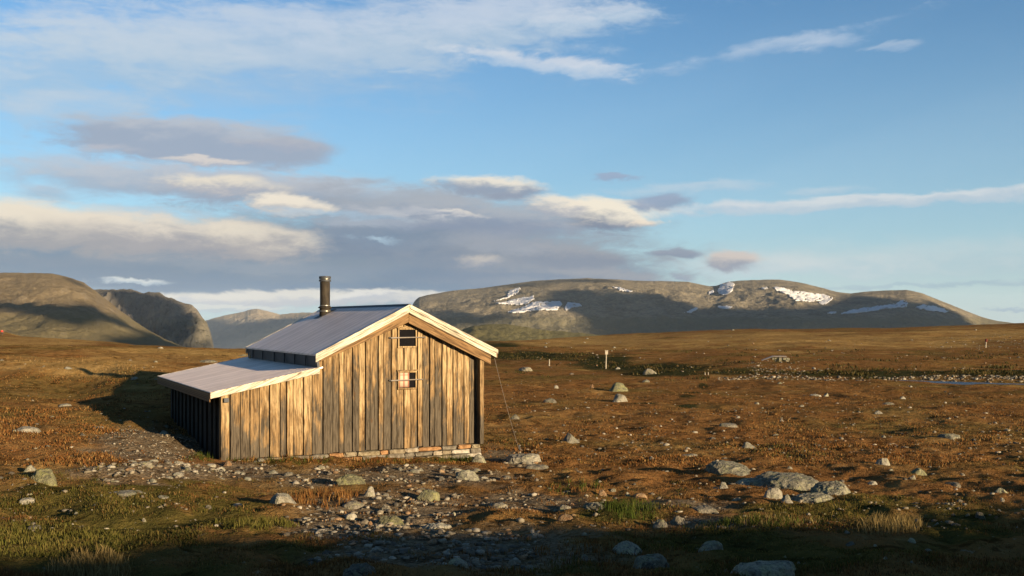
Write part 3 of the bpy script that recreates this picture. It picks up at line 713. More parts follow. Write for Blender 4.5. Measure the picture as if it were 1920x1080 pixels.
shade_cloud(T_head, [(170,545),(235,538),(290,545),(330,560),(368,582),(378,600),(372,618),(364,640),(345,664),(250,664),(228,604),(200,560)], 2300, 107, 4)
shade_cloud(T_mid, [(320,600),(400,602),(470,603),(530,597),(570,592),(640,588),(760,588),(820,612),(820,666),(320,666)], 3000, 109)
shade_cloud(T_mas, [(985,566),(1010,545),(1045,540),(1110,540),(1190,547),(1250,558),(1310,572),(1400,580),(1480,580),(1530,570),(1570,560),(1600,556),(1630,553),(1680,556),(1730,562),(1780,582),(1830,604),(1880,628),(1900,650),(1130,650),(1090,618),(1075,590),(1060,578),(1010,572)], 2300, 111)
shade_cloud(T_mas, [(770,592),(800,586),(850,582),(890,583),(935,590),(985,588),(1000,594),(950,602),(900,612),(830,612),(780,604)], 2300, 113)
shade_cloud(T_mas, [(880,540),(950,532),(1040,523),(1110,520),(1190,525),(1160,529),(1080,530),(1000,535),(930,543)], 2300, 115, 4)

# ------------------------------------------------------------------ the cabin
P0 = ((413-CX)/F*20, 20.0, 0.0); RZ = math.atan2(.479, .878)
cab = empty('cabin', P0, RZ)
tag(cab, 'weathered timber mountain cabin with grey roofs, lean-to side and metal chimney', 'cabin')
def rt(w):     # height of the roof line over the gable
    if w < 1.95: return 1.40+.200*(w+.24)
    if w < 4.08: return 2.13+.498*(w-1.93)
    return 3.20-.469*(w-4.08)
LEN = 5.65
rnd = random.Random(11)
def gable(name, y, out, windows):
    mb = MB(); w = 0.0
    fixed = [3.66, 3.865, 4.065, 4.34, 4.56]
    edges = [0.0]
    while edges[-1] < 3.4: edges.append(edges[-1]+rnd.choice([.11, .14, .16, .19, .22, .24]))
    edges[-1] = 3.42
    edges += [3.55, 3.73, 3.865, 4.03, 4.20, 4.36] + [4.49, 4.66, 4.79, 4.97, 5.09, 5.25, 5.38, 5.53, 5.66, 5.80]
    n = len(edges)-1
    for i in range(n):
        a, b_ = edges[i], edges[i+1]
        gap = rnd.uniform(.005, .013)
        pr = (.034 if i % 2 else .010)+rnd.uniform(0, .008)
        y0, y1 = (y-pr, y+.04) if out < 0 else (y-.04, y+pr)
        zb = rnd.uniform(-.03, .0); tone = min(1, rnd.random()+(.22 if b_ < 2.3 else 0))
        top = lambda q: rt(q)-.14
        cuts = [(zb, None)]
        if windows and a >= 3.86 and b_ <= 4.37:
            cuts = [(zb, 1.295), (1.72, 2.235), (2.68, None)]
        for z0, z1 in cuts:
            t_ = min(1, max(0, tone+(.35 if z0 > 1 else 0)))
            if z1 is None: za, zz = top(a+gap), top(b_-gap)
            else: za = zz = z1
            xs = [(a+gap, b_-gap, za, zz)]
            if a < 4.08 < b_: xs = [(a+gap, 4.08, za, top(4.08)), (4.08, b_-gap, top(4.08), zz)] if z1 is None else xs
            for x0, x1, q0, q1 in xs:
                mb.hexa([(x0,y0,z0),(x1,y0,z0),(x1,y1,z0),(x0,y1,z0),(x0,y0,q0),(x1,y0,q1),(x1,y1,q1),(x0,y1,q0)], t_)
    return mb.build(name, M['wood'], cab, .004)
gable('front_wall', 0.0, -1, True)
gable('rear_wall', LEN, 1, False)
def sidewall(name, x, h, sgn):
    mb = MB(); y = .03; i = 0
    while y < LEN-.03:
        wd = min(rnd.choice([.2, .23, .26]), LEN-.03-y); pr = .05 if i % 2 else .012
        x0, x1 = (x-pr, x+.03) if sgn < 0 else (x-.03, x+pr)
        mb.box(x0, x1, y+.004, y+wd-.004, -.05, h, rnd.random()*.6); y += wd; i += 1
    mb.build(name, M['shaded_wood' if sgn < 0 else 'wood'], cab, .004)
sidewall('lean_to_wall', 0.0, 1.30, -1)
sidewall('side_wall', 5.87, 2.08, 1)
mb = MB(); mb.box(5.875, 5.975, -.17, .028, -.02, 2.05, .62); mb.build('corner_post', M['wood'], cab, .006)
mb = MB(); mb.box(.12, 5.75, .12, LEN-.12, -.3, 1.0, .1); mb.build('floor_frame', M['slate'], cab)
# roofs: strips running up the slope
def roofplane(name, segs, y0, y1, th, parent, wd=.145, ov=.012):
    mb = MB(); y = y0; i = 0
    (xa, za), (xb, zb) = segs
    while y < y1-.01:
        w_ = min(wd*rnd.uniform(.96, 1.04), y1-y); lift = 0
        e = .004
        j = 0
        mb.hexa([(xa,y+e,za-th),(xb,y+e,zb-th),(xb,y+w_-e,zb-th),(xa,y+w_-e,za-th),(xa,y+e,za+lift+j),(xb,y+e,zb+lift+j),(xb,y+w_-e,zb+lift+j),(xa,y+w_-e,za+lift+j)], rnd.random())
        mb.box(xa, xa+.001, y, y+.001, za-th, za-th+.001)
        y += w_; i += 1
    return mb.build(name, M['roof'], parent)
Y0, Y1 = -.22, 5.92
roofplane('main_roof', ((1.93, 2.13), (4.08, 3.20)), Y0, Y1, .035, cab)
roofplane('main_roof', ((4.08, 3.195), (6.29, 2.16)), Y0, Y1, .035, cab)
LTY1 = 6.35
roofplane('lean_to_roof', ((-.24, 1.40), (2.10, 1.868)), Y0, LTY1, .035, cab, .17)
mb = MB(); mb.hexa([(3.97,Y0-.02,3.12),(4.19,Y0-.02,3.12),(4.19,Y1,3.12),(3.97,Y1,3.12),(4.06,Y0-.02,3.222),(4.10,Y0-.02,3.222),(4.10,Y1,3.222),(4.06,Y1,3.222)], .5)
mb.build('ridge_cap', M['slate'], cab, .006)
# dark flashing between the two roof levels, with brackets
mb = MB(); mb.hexa([(1.985,Y0+.02,1.84),(2.04,Y0+.02,1.84),(2.04,Y1-.02,1.84),(1.985,Y1-.02,1.84),(1.945,Y0+.02,2.10),(2.0,Y0+.02,2.10),(2.0,Y1-.02,2.10),(1.945,Y1-.02,2.10)])
fl = mb.build('eave_flashing', M['slate'], cab, .004)
for q in (.5, 1.35, 2.2, 3.1, 4.2, 5.2):
    mb = MB(); mb.box(1.925, 1.95, q, q+.025, 1.86, 2.09); mb.build('bracket', M['slate'], fl, .003)
# soffits closing the roof underside
mb = MB(); mb.hexa([(-.18,Y0+.02,1.28),(1.95,Y0+.02,1.73),(1.95,LTY1-.05,1.73),(-.18,LTY1-.05,1.28),(-.18,Y0+.02,1.362),(1.95,Y0+.02,1.80),(1.95,LTY1-.05,1.80),(-.18,LTY1-.05,1.362)], .2)
mb.build('lean_to_soffit', M['brown'], cab)
mb = MB()
mb.hexa([(2.05,Y0+.02,2.05),(4.08,Y0+.02,3.03),(4.08,Y1-.03,3.03),(2.05,Y1-.03,2.05),(2.05,Y0+.02,2.15),(4.08,Y0+.02,3.155),(4.08,Y1-.03,3.155),(2.05,Y1-.03,2.15)], .3)
mb.hexa([(4.085,Y0+.02,3.03),(6.2,Y0+.02,2.05),(6.2,Y1-.03,2.05),(4.085,Y1-.03,3.03),(4.085,Y0+.02,3.155),(6.2,Y0+.02,2.162),(6.2,Y1-.03,2.162),(4.085,Y1-.03,3.155)], .3)
mb.build('soffit', M['brown'], cab)
# bargeboards
def rake(name, x0, z0, x1, z1, top, bot0, bot1, y, th, m, tone, parent=cab):
    mb = MB(); mb.hexa([(x0,y,z0-bot0),(x1,y,z1-bot1),(x1,y+th,z1-bot1),(x0,y+th,z0-bot0),(x0,y,z0+top),(x1,y,z1+top),(x1,y+th,z1+top),(x0,y+th,z0+top)], tone)
    return mb.build(name, m, parent, .006)
def front_boards(y, s):
    rake('bargeboard', 1.93, 2.13, 4.08, 3.20, .008, .17, .175, y, .035, M['cream'], .55)
    rake('bargeboard', 4.082, 3.20, 6.30, 2.158, .008, .085, .085, y-s*.012, .035, M['cream'], .7)
    rake('bargeboard', 4.082, 3.113, 6.27, 2.086, .0, .105, .105, y+s*.012, .032, M['cream'], .25)
    rake('bargeboard', -.25, 1.395, 2.02, 1.85, .008, .125, .125, y, .035, M['cream'], .5)
    rake('rake_board', 4.08, 3.03, 6.14, 2.064, .0, .24, .24, y+s*.05, .03, M['brown'], .55)
    rake('rake_board', 2.05, 2.02, 4.078, 3.03, .0, .05, .22, y+s*.052, .03, M['brown'], .7)
front_boards(Y0-.037, 1)
rake('bargeboard', 1.93, 2.13, 4.08, 3.20, .008, .17, .175, Y1+.002, .035, M['cream'], .55)
rake('bargeboard', 4.082, 3.20, 6.30, 2.158, .008, .19, .19, Y1+.002, .035, M['cream'], .5)
rake('bargeboard', -.25, 1.395, 2.02, 1.85, .008, .125, .125, LTY1+.002, .035, M['cream'], .5)
mb = MB(); mb.box(-.262, -.242, Y0, LTY1, 1.20, 1.385, .2); mb.build('fascia', M['brown'], cab, .004)
mb = MB(); mb.box(6.292, 6.312, Y0, Y1, 1.98, 2.12, .4); mb.build('fascia', M['brown'], cab, .004)
mb = MB(); mb.box(.06, .16, -.075, -.045, 1.17, 1.26, 0); mb.build('vent_block', M['slate'], cab, .003)
# windows
def window(zc, hh, drape, bx0, bx1, metal):
    wd0, wd1 = 3.875, 4.335; z0, z1 = zc-hh/2, zc+hh/2; y = -.062
    mb = MB(); f = .034
    mb.box(wd0, wd1, y, -.005, z0, z0+f, .6); mb.box(wd0, wd1, y, -.005, z1-f, z1, .6)
    mb.box(wd0, wd0+f, y-.002, -.005, z0+f, z1-f, .5); mb.box(wd1-f, wd1, y-.002, -.005, z0+f, z1-f, .7)
    mb.box(wd0-.03, wd1+.03, y-.012, -.005, z1+.002, z1+.028, .3)
    fr = mb.build('window', M['wood'], cab, .003)
    mb = MB(); mb.box(wd0+f, wd1-f, -.028, -.020, z0+f, z1-f); mb.build('pane', M['glass'], fr)
    if drape:
        V = []; Fs = []; nx = 40
        for i in range(nx+1):
            x = wd0+f+.01+i/nx*.235
            yy = -.036+.004*math.sin(i*1.1)
            V += [(x, yy, z0+f+.012), (x, yy, z1-f-.004)]
        for i in range(nx): Fs.append((2*i, 2*i+2, 2*i+3, 2*i+1))
        mb = MB(); mb.add(V, Fs); c = mb.build('curtain', M['curtain'], fr, smooth=True)
        c.modifiers.new('thick', 'SOLIDIFY').thickness = .002
    mb = MB(); mb.tube([(bx0, -.048, zc+.005), (bx0+.02, -.085, zc+.005), (bx1-.02, -.085, zc+.012), (bx1, -.048, zc+.012)], .013, 8)
    mb.build('window_bar', M['bar'], fr, smooth=True)
    for q in (bx0, bx1):
        mb = MB(); mb.tube([(q, -.03, zc+.008), (q, -.06, zc+.008)], .018, 8); mb.build('bolt', M['slate'], fr)
window(2.458, .44, False, 3.69, 4.53, False)
window(1.508, .41, True, 3.69, 4.48, True)
# chimney
def lathe(prof, n=28):
    mb = MB(); V = []; Fs = []
    for r_, z in prof:
        V += [(r_*math.cos(2*math.pi*k/n), r_*math.sin(2*math.pi*k/n), z) for k in range(n)]
    for i in range(len(prof)-1):
        for k in range(n): Fs.append((i*n+k, i*n+(k+1) % n, (i+1)*n+(k+1) % n, (i+1)*n+k))
    Fs.append(tuple(range(n-1, -1, -1))); Fs.append(tuple((len(prof)-1)*n+k for k in range(n)))
    mb.add(V, Fs); return mb
CH = (3.72, 4.70, 2.88)
ch = lathe([(.150,0),(.150,.10),(.142,.30),(.132,.31),(.132,.98),(.120,1.0)]).build('chimney', M['flue'], cab, smooth=True, loc=CH)
ch.modifiers.new('split', 'EDGE_SPLIT').split_angle = R(35)
for nm, prof, m_, z in (('storm_collar', [(.138,0),(.185,.012),(.180,.03),(.138,.062)], 'flue', .285),
                        ('chimney_band', [(.152,0),(.156,.004),(.156,.022),(.152,.026)], 'steel', .205),
                        ('chimney_band', [(.136,0),(.140,.004),(.140,.02),(.136,.024)], 'steel', .352),
                        ('chimney_cap', [(.10,0),(.158,.006),(.158,.052),(.10,.06)], 'slate', .995),
                        ('chimney_band', [(.11,0),(.155,.003),(.155,.016),(.11,.02)], 'steel', 1.056),
                        ('chimney_cap', [(.10,0),(.158,.004),(.158,.055),(.135,.065),(.02,.072)], 'slate', 1.077)):
    c = lathe(prof).build(nm, M[m_], ch, smooth=True, loc=(0, 0, z)); c.modifiers.new('split', 'EDGE_SPLIT').split_angle = R(35)
mb = MB(); mb.hexa([(-.24,-.24,-.01),(.24,-.24,.229),(.24,.24,.229),(-.24,.24,-.01),(-.24,-.24,.008),(.24,-.24,.247),(.24,.24,.247),(-.24,.24,.008)])
mb.build('roof_flange', M['slate'], ch, loc=(0, 0, .02))
# dry stone footing
def footing():
    V = []; Fs = []; C = []
    pal = [(.22,.18,.115), (.18,.145,.095), (.27,.225,.165), (.25,.135,.06), (.15,.13,.10), (.33,.29,.23)]
    def stone(x0, x1, y0, y1, z0, z1):
        b = len(V); c = rnd.choices(pal, [4, 4, 3, 1.4, 3, 1.5])[0]
        bm = bmesh.new(); bmesh.ops.create_cube(bm, size=1)
        bmesh.ops.bevel(bm, geom=bm.edges[:], offset=.16, segments=2, affect='EDGES', profile=.6)
        sx, sy, sz = x1-x0, y1-y0, z1-z0
        for v in bm.verts:
            p = Vector((v.co.x*sx, v.co.y*sy, v.co.z*sz))
            p += Vector((rnd.uniform(-1, 1)*.018, rnd.uniform(-1, 1)*.018, rnd.uniform(-1, 1)*.009))
            V.append((p.x+(x0+x1)/2, p.y+(y0+y1)/2, p.z+(z0+z1)/2)); C.append(c+(1,))
        for f in bm.faces: Fs.append([b+v.index for v in f.verts])
        bm.free()
    def run(fx, ax0, ax1, ground):
        zt = -.035
        x = ax0; layers = [(-.13, -.03), (-.235, -.13), (-.34, -.235), (-.46, -.34), (-.6, -.46)]
        for z0, z1 in layers:
            x = ax0+rnd.uniform(-.1, .1)
            while x < ax1:
                L = rnd.uniform(.18, .62)
                if ground(x+L/2) < z1+.03: fx(x, min(x+L, ax1+.04), z0+rnd.uniform(0, .012), z1-rnd.uniform(0, .012))
                x += L+.008
    run(lambda a, b_, z0, z1: stone(a, b_, rnd.uniform(-.07, -.02)-.04*(z1 < -.2), .2, z0, z1), .02, 5.93, lambda x: .0-.06*max(0, x-.5))
    run(lambda a, b_, z0, z1: stone(5.7, 5.95+rnd.uniform(-.02, .05), a, b_, z0, z1), .0, LEN, lambda y: -.3)
    me = bpy.data.meshes.new('foundation'); me.from_pydata(V, [], Fs); me.update()
    at = me.attributes.new('col', 'FLOAT_COLOR', 'POINT'); at.data.foreach_set('color', np.array(C, np.float32).ravel())
    me.materials.append(M['masonry']); link('foundation', me, cab)
footing()
def local_to_world(x, y, z):
    c, s = math.cos(RZ), math.sin(RZ)
    return Vector((P0[0]+x*c-y*s, P0[1]+x*s+y*c, z))
# guy wire
g0 = local_to_world(6.24, -.15, 2.05); gx, gd, gz = on_ground(973, 842); g1 = Vector((gx, gd, gz))
mb = MB(); pts = [g0.lerp(g1, k/14)-Vector((0, 0, .09*4*(k/14)*(1-k/14))) for k in range(15)]
o = empty('guy_wire', g1); tag(o, 'thin pale guy wire from the cabin eave down to the heath', 'wire')
mb.tube([tuple(p-g1) for p in pts], .005, 6); mb.build('cable', M['bar'], o)
mb = MB(); mb.tube([(0, 0, -.15), (.02, 0, .02), (0, .02, .10)], .02, 6); mb.build('ground_peg', M['slate'], o)

# ------------------------------------------------------------------ rocks
def ico(sub):
    bm = bmesh.new(); bmesh.ops.create_icosphere(bm, subdivisions=sub, radius=1)
    V = np.array([v.co[:] for v in bm.verts]); Fs = np.array([[v.index for v in f.verts] for f in bm.faces]); bm.free(); return V, Fs
ICO5, ICO4, ICO3, ICO1 = ico(6), ico(4), ico(3), ico(1)
def fbm3(P, sc_, seed):
    return (fbm(P[:, 0]*sc_+3, P[:, 1]*sc_+P[:, 2]*sc_*.7, seed, 4)+fbm(P[:, 1]*sc_-2, P[:, 2]*sc_+P[:, 0]*sc_*.6, seed+3, 4)+fbm(P[:, 2]*sc_, P[:, 0]*sc_-P[:, 1]*sc_*.5, seed+6, 4))/2
def rock_mesh(seed, ang=.5, base=ICO4, m='rock', flat=0.0):
    V, Fs = base; V = V.copy(); r = np.random.RandomState(seed)
    V *= (1+.34*fbm3(V, 1.1, seed))[:, None]
    for _ in range(int(5+ang*9)):
        nrm = r.normal(size=3); nrm[2] = nrm[2]*.7+.15; nrm /= np.linalg.norm(nrm); c = r.uniform(.52, .9)
        k = V@nrm-c; V -= np.where(k > 0, k*(.40+.5*ang), 0)[:, None]*nrm
    if flat: V[:, 2] = np.where(V[:, 2] > flat, flat+(V[:, 2]-flat)*.45, V[:, 2])
    rg = 1-2*np.abs(fbm3(V, 2.3, seed+15))
    V += (.10*fbm3(V, 3.6, seed+11)+.05*fbm3(V, 8, seed+12)-.09*np.clip(rg-.55, 0, 1))[:, None]*V
    V[:, :2] *= (1.0+.26*np.clip(.75-V[:, 2:3], 0, 1))
    mx = np.abs(V[:, :2]).max(0); V[:, 0] /= mx[0]; V[:, 1] /= mx[1]; V[:, 2] /= V[:, 2].max()
    return npmesh('rock', V, Fs, M[m], True)
LIB = {}
def lib(kind, i):
    k = (kind, i % 6)
    if k not in LIB:
        LIB[k] = rock_mesh(100+len(LIB)*7, .3+.12*(i % 6), ICO3, kind, .55 if i % 3 == 0 else 0)
    return LIB[k]
ROCKS = [
 # x, base row, width, height (photo px), kind, angular, flat, label
 (76,907,70,36,'moss',.3,0,'rounded boulder yellow with lichen at the left edge of the heath'),
 (52,886,34,18,'grey',.4,0,'dark grey stone tucked behind the yellow lichened boulder'),
 (40,813,56,13,'white',.4,.5,'pale flat rock lying near the left edge above the lichened boulder'),
 (232,926,76,9,'white',.4,.4,'long low pale slab half sunk in grass at the lower left'),
 (48,942,42,12,'white',.5,.5,'flat pale stone below the yellow lichened boulder'),
 (60,996,34,8,'rock',.5,.5,'thin flat stone in the dark green grass at the lower left'),
 (142,970,9,7,'white',.3,0,'tiny bright white stone in grass below the lichened boulder'),
 (269,977,11,10,'rock',.3,0,'small round pale stone in grass left of the shadow edge'),
 (445,949,22,8,'white',.5,.5,'small white stone with dark tip in grass left of centre'),
 (520,952,66,24,'white',.7,.6,'blunt pale slab left of the rusty grass tuft below the cabin'),
 (655,912,62,24,'moss',.5,.5,'broad yellowish boulder at the lower edge of the rubble before the cabin'),
 (692,936,28,27,'white',.8,0,'pointed white stone between two broad boulders below the cabin'),
 (660,950,50,22,'rock',.5,.4,'low humped boulder left of and below the pointed white stone'),
 (800,938,48,27,'moss',.7,.5,'angular slab with greenish side right of centre below the cabin'),
 (768,946,24,12,'orange',.4,0,'small tan stone left of the angular greenish slab'),
 (732,979,62,29,'moss',.6,.4,'large greenish boulder lowest in the rock cluster below the cabin'),
 (724,956,28,20,'rock',.8,0,'angular stone perched behind the large greenish boulder'),
 (655,969,34,17,'white',.7,.3,'pair-like cleft pale stone left of the large greenish boulder'),
 (818,989,66,17,'white',.5,.5,'flat whitish slab at the edge of the foreground shadow'),
 (694,989,14,13,'orange',.5,0,'small upright tan stone at the shadow edge'),
 (755,984,22,8,'rock',.5,.3,'small flat stone just under the large greenish boulder'),
 (876,903,54,30,'grey',.6,.4,'grey slab tilted at the right end of the rubble before the cabin'),
 (896,868,36,30,'grey',.6,0,'grey boulder propping the right corner of the cabin footing'),
 (985,869,86,21,'white',.5,.5,'long bright slab lying right of the cabin corner'),
 (1010,880,54,10,'rock',.5,.5,'low stone at the foot of the long bright slab'),
 (1070,832,46,25,'white',.6,0,'ridged pale boulder alone on the heath right of the cabin'),
 (1160,735,48,23,'moss',.3,0,'smooth grey dome-shaped boulder in the middle distance'),
 (1162,754,36,22,'white',.6,0,'pale wedge of rock leaning in front of the dome-shaped boulder'),
 (986,696,32,12,'rock',.6,0,'pale boulder near the far edge of the terrace right of the roof'),
 (1218,699,34,16,'rock',.7,0,'pale boulder on the terrace edge right of the signpost'),
 (1158,693,16,6,'white',.4,0,'low pale stone at the foot of the signpost'),
 (1212,714,20,8,'rock',.4,.4,'flat grey stone below the terrace edge right of the signpost'),
 (1110,731,9,12,'orange',.6,0,'small upright stone left of the dome-shaped boulder'),
 (1043,731,10,9,'white',.6,0,'small pointed pale stone in the heath left of the dome-shaped boulder'),
 (965,790,24,14,'rock',.6,0,'small boulder beside the guy wire right of the cabin'),
 (1033,758,32,12,'rock',.5,.4,'low grey boulder between cabin and the wedge of rock'),
 (1132,927,26,21,'orange',.5,0,'orange stone standing in the right foreground heath'),
 (1150,922,14,10,'rock',.5,0,'little grey stone touching the right side of the orange stone'),
 (1178,928,14,11,'grey',.4,0,'small dark rounded stone between the orange stone and a brown one'),
 (1201,931,32,14,'orange',.4,.4,'brown rounded stone right of the orange stone'),
 (1063,982,40,16,'orange',.4,.5,'tan cushion-shaped stone at the shadow edge right of centre'),
 (1115,962,66,19,'grey',.4,.4,'broad low grey rock left of the bright green moss'),
 (1060,961,28,12,'rock',.6,.3,'grey stone above the tan cushion-shaped stone'),
 (1241,984,34,18,'rock',.5,0,'pale stone just right of the bright green moss'),
 (1273,977,36,24,'rock',.7,0,'angular stone with brown top right of the green moss'),
 (1325,992,27,19,'orange',.2,0,'round buff stone at the shadow edge in the right foreground'),
 (1320,962,62,16,'rock',.3,.5,'arched low rock over a dark hollow in the right foreground'),
 (1372,892,118,30,'grey',.5,.5,'left hump of the big lichened outcrop on the right'),
 (1480,914,158,34,'grey',.5,.5,'middle and largest hump of the lichened outcrop on the right'),
 (1570,931,112,31,'grey',.4,.5,'right rounded hump of the lichened outcrop'),
 (1430,910,96,20,'grey',.5,.4,'low lobe joining the left and middle humps of the outcrop'),
 (1530,941,110,19,'grey',.5,.5,'low front ledge of the outcrop, partly grown over'),
 (1455,938,42,30,'white',.8,0,'pale peaked stone in front of the lichened outcrop'),
 (1478,947,36,22,'white',.7,0,'pale sloping stone leaning on the peaked one by the outcrop'),
 (1358,920,22,17,'white',.6,0,'small pale cube-like stone below the left hump of the outcrop'),
 (1384,939,22,8,'white',.4,.5,'small flat cream stone below the outcrop'),
 (1405,838,42,16,'white',.7,0,'pale two-peaked stone on the heath above the outcrop'),
 (1370,799,48,9,'rock',.5,.5,'long low stone in the mid-distance heath'),
 (1296,855,36,6,'rock',.5,.5,'thin flat stone left of and above the outcrop'),
 (1726,890,38,18,'moss',.6,0,'squarish pale boulder right of the outcrop'),
 (1657,874,32,19,'white',.8,0,'jagged pale rock between outcrop and squarish boulder'),
 (1637,903,20,10,'white',.6,0,'small pale stone just right of the outcrop hump'),
 (1712,900,18,12,'rock',.7,0,'small grey stone below the squarish boulder'),
 (1880,924,26,15,'grey',.5,0,'grey boulder near the right edge above the shadow'),
 (1840,972,22,18,'rock',.5,0,'round stone catching light at the edge of the right shadow'),
 (1880,941,9,8,'white',.6,0,'tiny bright white stone near the right edge'),
 (1774,951,9,5,'white',.4,0,'tiny white pebble left of the round stone in the right shadow'),
 (1790,910,30,10,'rock',.6,.4,'flat grey stone right of the squarish boulder'),
 (1786,824,48,14,'grey',.6,.4,'dark speckled low rock in the right middle distance'),
 (1650,776,22,9,'white',.5,0,'pale stone alone in the right middle distance'),
 (1668,759,34,8,'rock',.4,.5,'low stone with dark hollow in the right middle distance'),
 (1694,748,14,7,'white',.5,0,'small pale stone behind the hollow rock at right'),
 (1549,739,14,10,'grey',.8,0,'pointed dark stone in the right middle distance'),
 (1530,741,24,6,'white',.5,.4,'flat pale stones beside the pointed dark stone'),
 (1466,793,12,8,'white',.5,0,'little pale stone near the centre right of the heath'),
 (1178,1037,80,31,'grey',.3,0,'big smooth grey boulder in the foreground shadow'),
 (1222,1066,74,36,'grey',.6,.5,'grey boulder with flat sloping top below the smooth one in shadow'),
 (1440,1085,130,40,'grey',.6,.4,'long grey slab at the bottom edge in deep shadow'),
 (1492,1092,44,20,'grey',.5,0,'grey stone at the right end of the long shadowed slab'),
 (1335,1046,52,20,'grey',.4,.4,'dim low stone above the long shadowed slab'),
 (672,1092,84,30,'grey',.5,.3,'grey boulder cut by the bottom edge of the picture left of centre'),
 (860,1072,50,16,'grey',.4,.4,'dim flat stone in shadow right of the bottom-edge boulder'),
 (1005,1003,36,12,'white',.3,.3,'oval pale stone just inside the foreground shadow'),
 (935,955,40,12,'rock',.5,.5,'flat grey stone in the heath right of the angular greenish slab'),
 (305,936,30,6,'white',.5,.5,'thin white stone sliver right of the long low slab'),
 (347,886,26,14,'white',.7,0,'angular pale stone in the rubble left of the cabin'),
 (268,880,40,12,'rock',.5,.5,'flat slab at the left end of the rubble strip'),
 (410,884,22,13,'white',.7,0,'bright cornered stone below the left corner of the cabin'),
 (425,878,20,12,'orange',.6,0,'buff stone touching the left corner of the cabin'),
 (120,760,30,7,'white',.4,.5,'pale flat stone left of the cabin shadow'),
 (182,805,26,6,'white',.5,.5,'thin pale stone on the slope left of the bare gravel'),
 (126,697,20,7,'white',.5,0,'small pale stone left of the chimney shadow'),
 (305,816,26,14,'grey',.3,0,'rounded stone dim inside the cabin shadow'),
 (455,666,24,5,'grey',.4,0,'dark low stone on the crest behind the lean-to roof'),
 (388,681,40,8,'rock',.4,.5,'low rock on the slope behind the lean-to eave'),
 (300,655,16,5,'white',.4,0,'pale stone on the crest left of the cabin'),
]
def put_rock(me, x, py, wpx, hpx, rz, name='rock', sink=.24):
    X, d, z = on_ground(x, py)
    z = float(ground_z(X, d)[0]); s = d/F
    o = bpy.data.objects.new(name, me); col.objects.link(o)
    ww = wpx*s/2; hh = max(hpx*s, .03)
    o.scale = (ww, ww*random.uniform(.75, 1.0), hh*.92); o.rotation_euler = (0, 0, rz)
    o.location = (X, d+ww*.5, z-hh*sink)
    return o
for i, (x, py, w_, h_, kind, ang, flat, label) in enumerate(ROCKS):
    o = put_rock(rock_mesh(i*13+5, ang, ICO5 if w_ > 56 else ICO4, kind, flat), x, py, w_, h_, random.uniform(-.5, .5))
    tag(o, label, 'rock', 'rocks on the heath')
# the many small stones: individuals by zone
SMALL = [
 ((180,960,868,905), 110, (5,28), ['white','rock','rock','orange','white','grey'], 'small broken stone in the rubble strip in front of the cabin', 'rubble stones before the cabin'),
 ((560,880,915,1000), 28, (6,18), ['white','rock','orange','rock'], 'small stone among the boulders below the cabin', 'small stones among the boulders'),
 ((960,1900,715,800), 26, (5,13), ['white','rock','rock','grey'], 'small pale stone in the far rusty heath of the terrace', 'small stones of the far terrace'),
 ((960,1900,800,900), 40, (5,15), ['white','rock','rock','grey'], 'small stone in the near rusty heath right of the cabin', 'small stones of the near heath'),
 ((1000,1900,900,985), 34, (5,15), ['white','rock','orange','rock'], 'small stone in the green and brown right foreground', 'small stones of the right foreground'),
 ((0,380,670,860), 30, (5,18), ['white','rock','rock'], 'small pale stone on the slope left of the cabin', 'small stones on the left slope'),
 ((0,500,900,1000), 10, (6,18), ['rock','rock','grey'], 'small stone in the green grass at lower left', 'small stones in the left grass'),
 ((700,1880,1000,1075), 20, (7,26), ['grey','rock','grey'], 'small dim stone in the foreground shadow', 'small stones in the shadow'),
 ((930,1900,618,662), 26, (4,10), ['rock','rock','grey'], 'far pale stone on the plain beyond the stream', 'stones on the far plain'),
]
rs = np.random.RandomState(5); nsm = 0
for (x0, x1, y0, y1), cnt, (a, b_), kinds, label, grp in SMALL:
    for _ in range(cnt):
        x = rs.uniform(x0, x1); y = rs.uniform(y0, y1)
        if 400 < x < 920 and y < 866: continue
        w_ = a+(b_-a)*rs.rand()**2.2
        o = put_rock(lib(kinds[rs.randint(len(kinds))], rs.randint(6)), x, y, w_, w_*rs.uniform(.2, .5), rs.uniform(0, 6.28), 'stone', .2)
        tag(o, label, 'stone', grp); nsm += 1

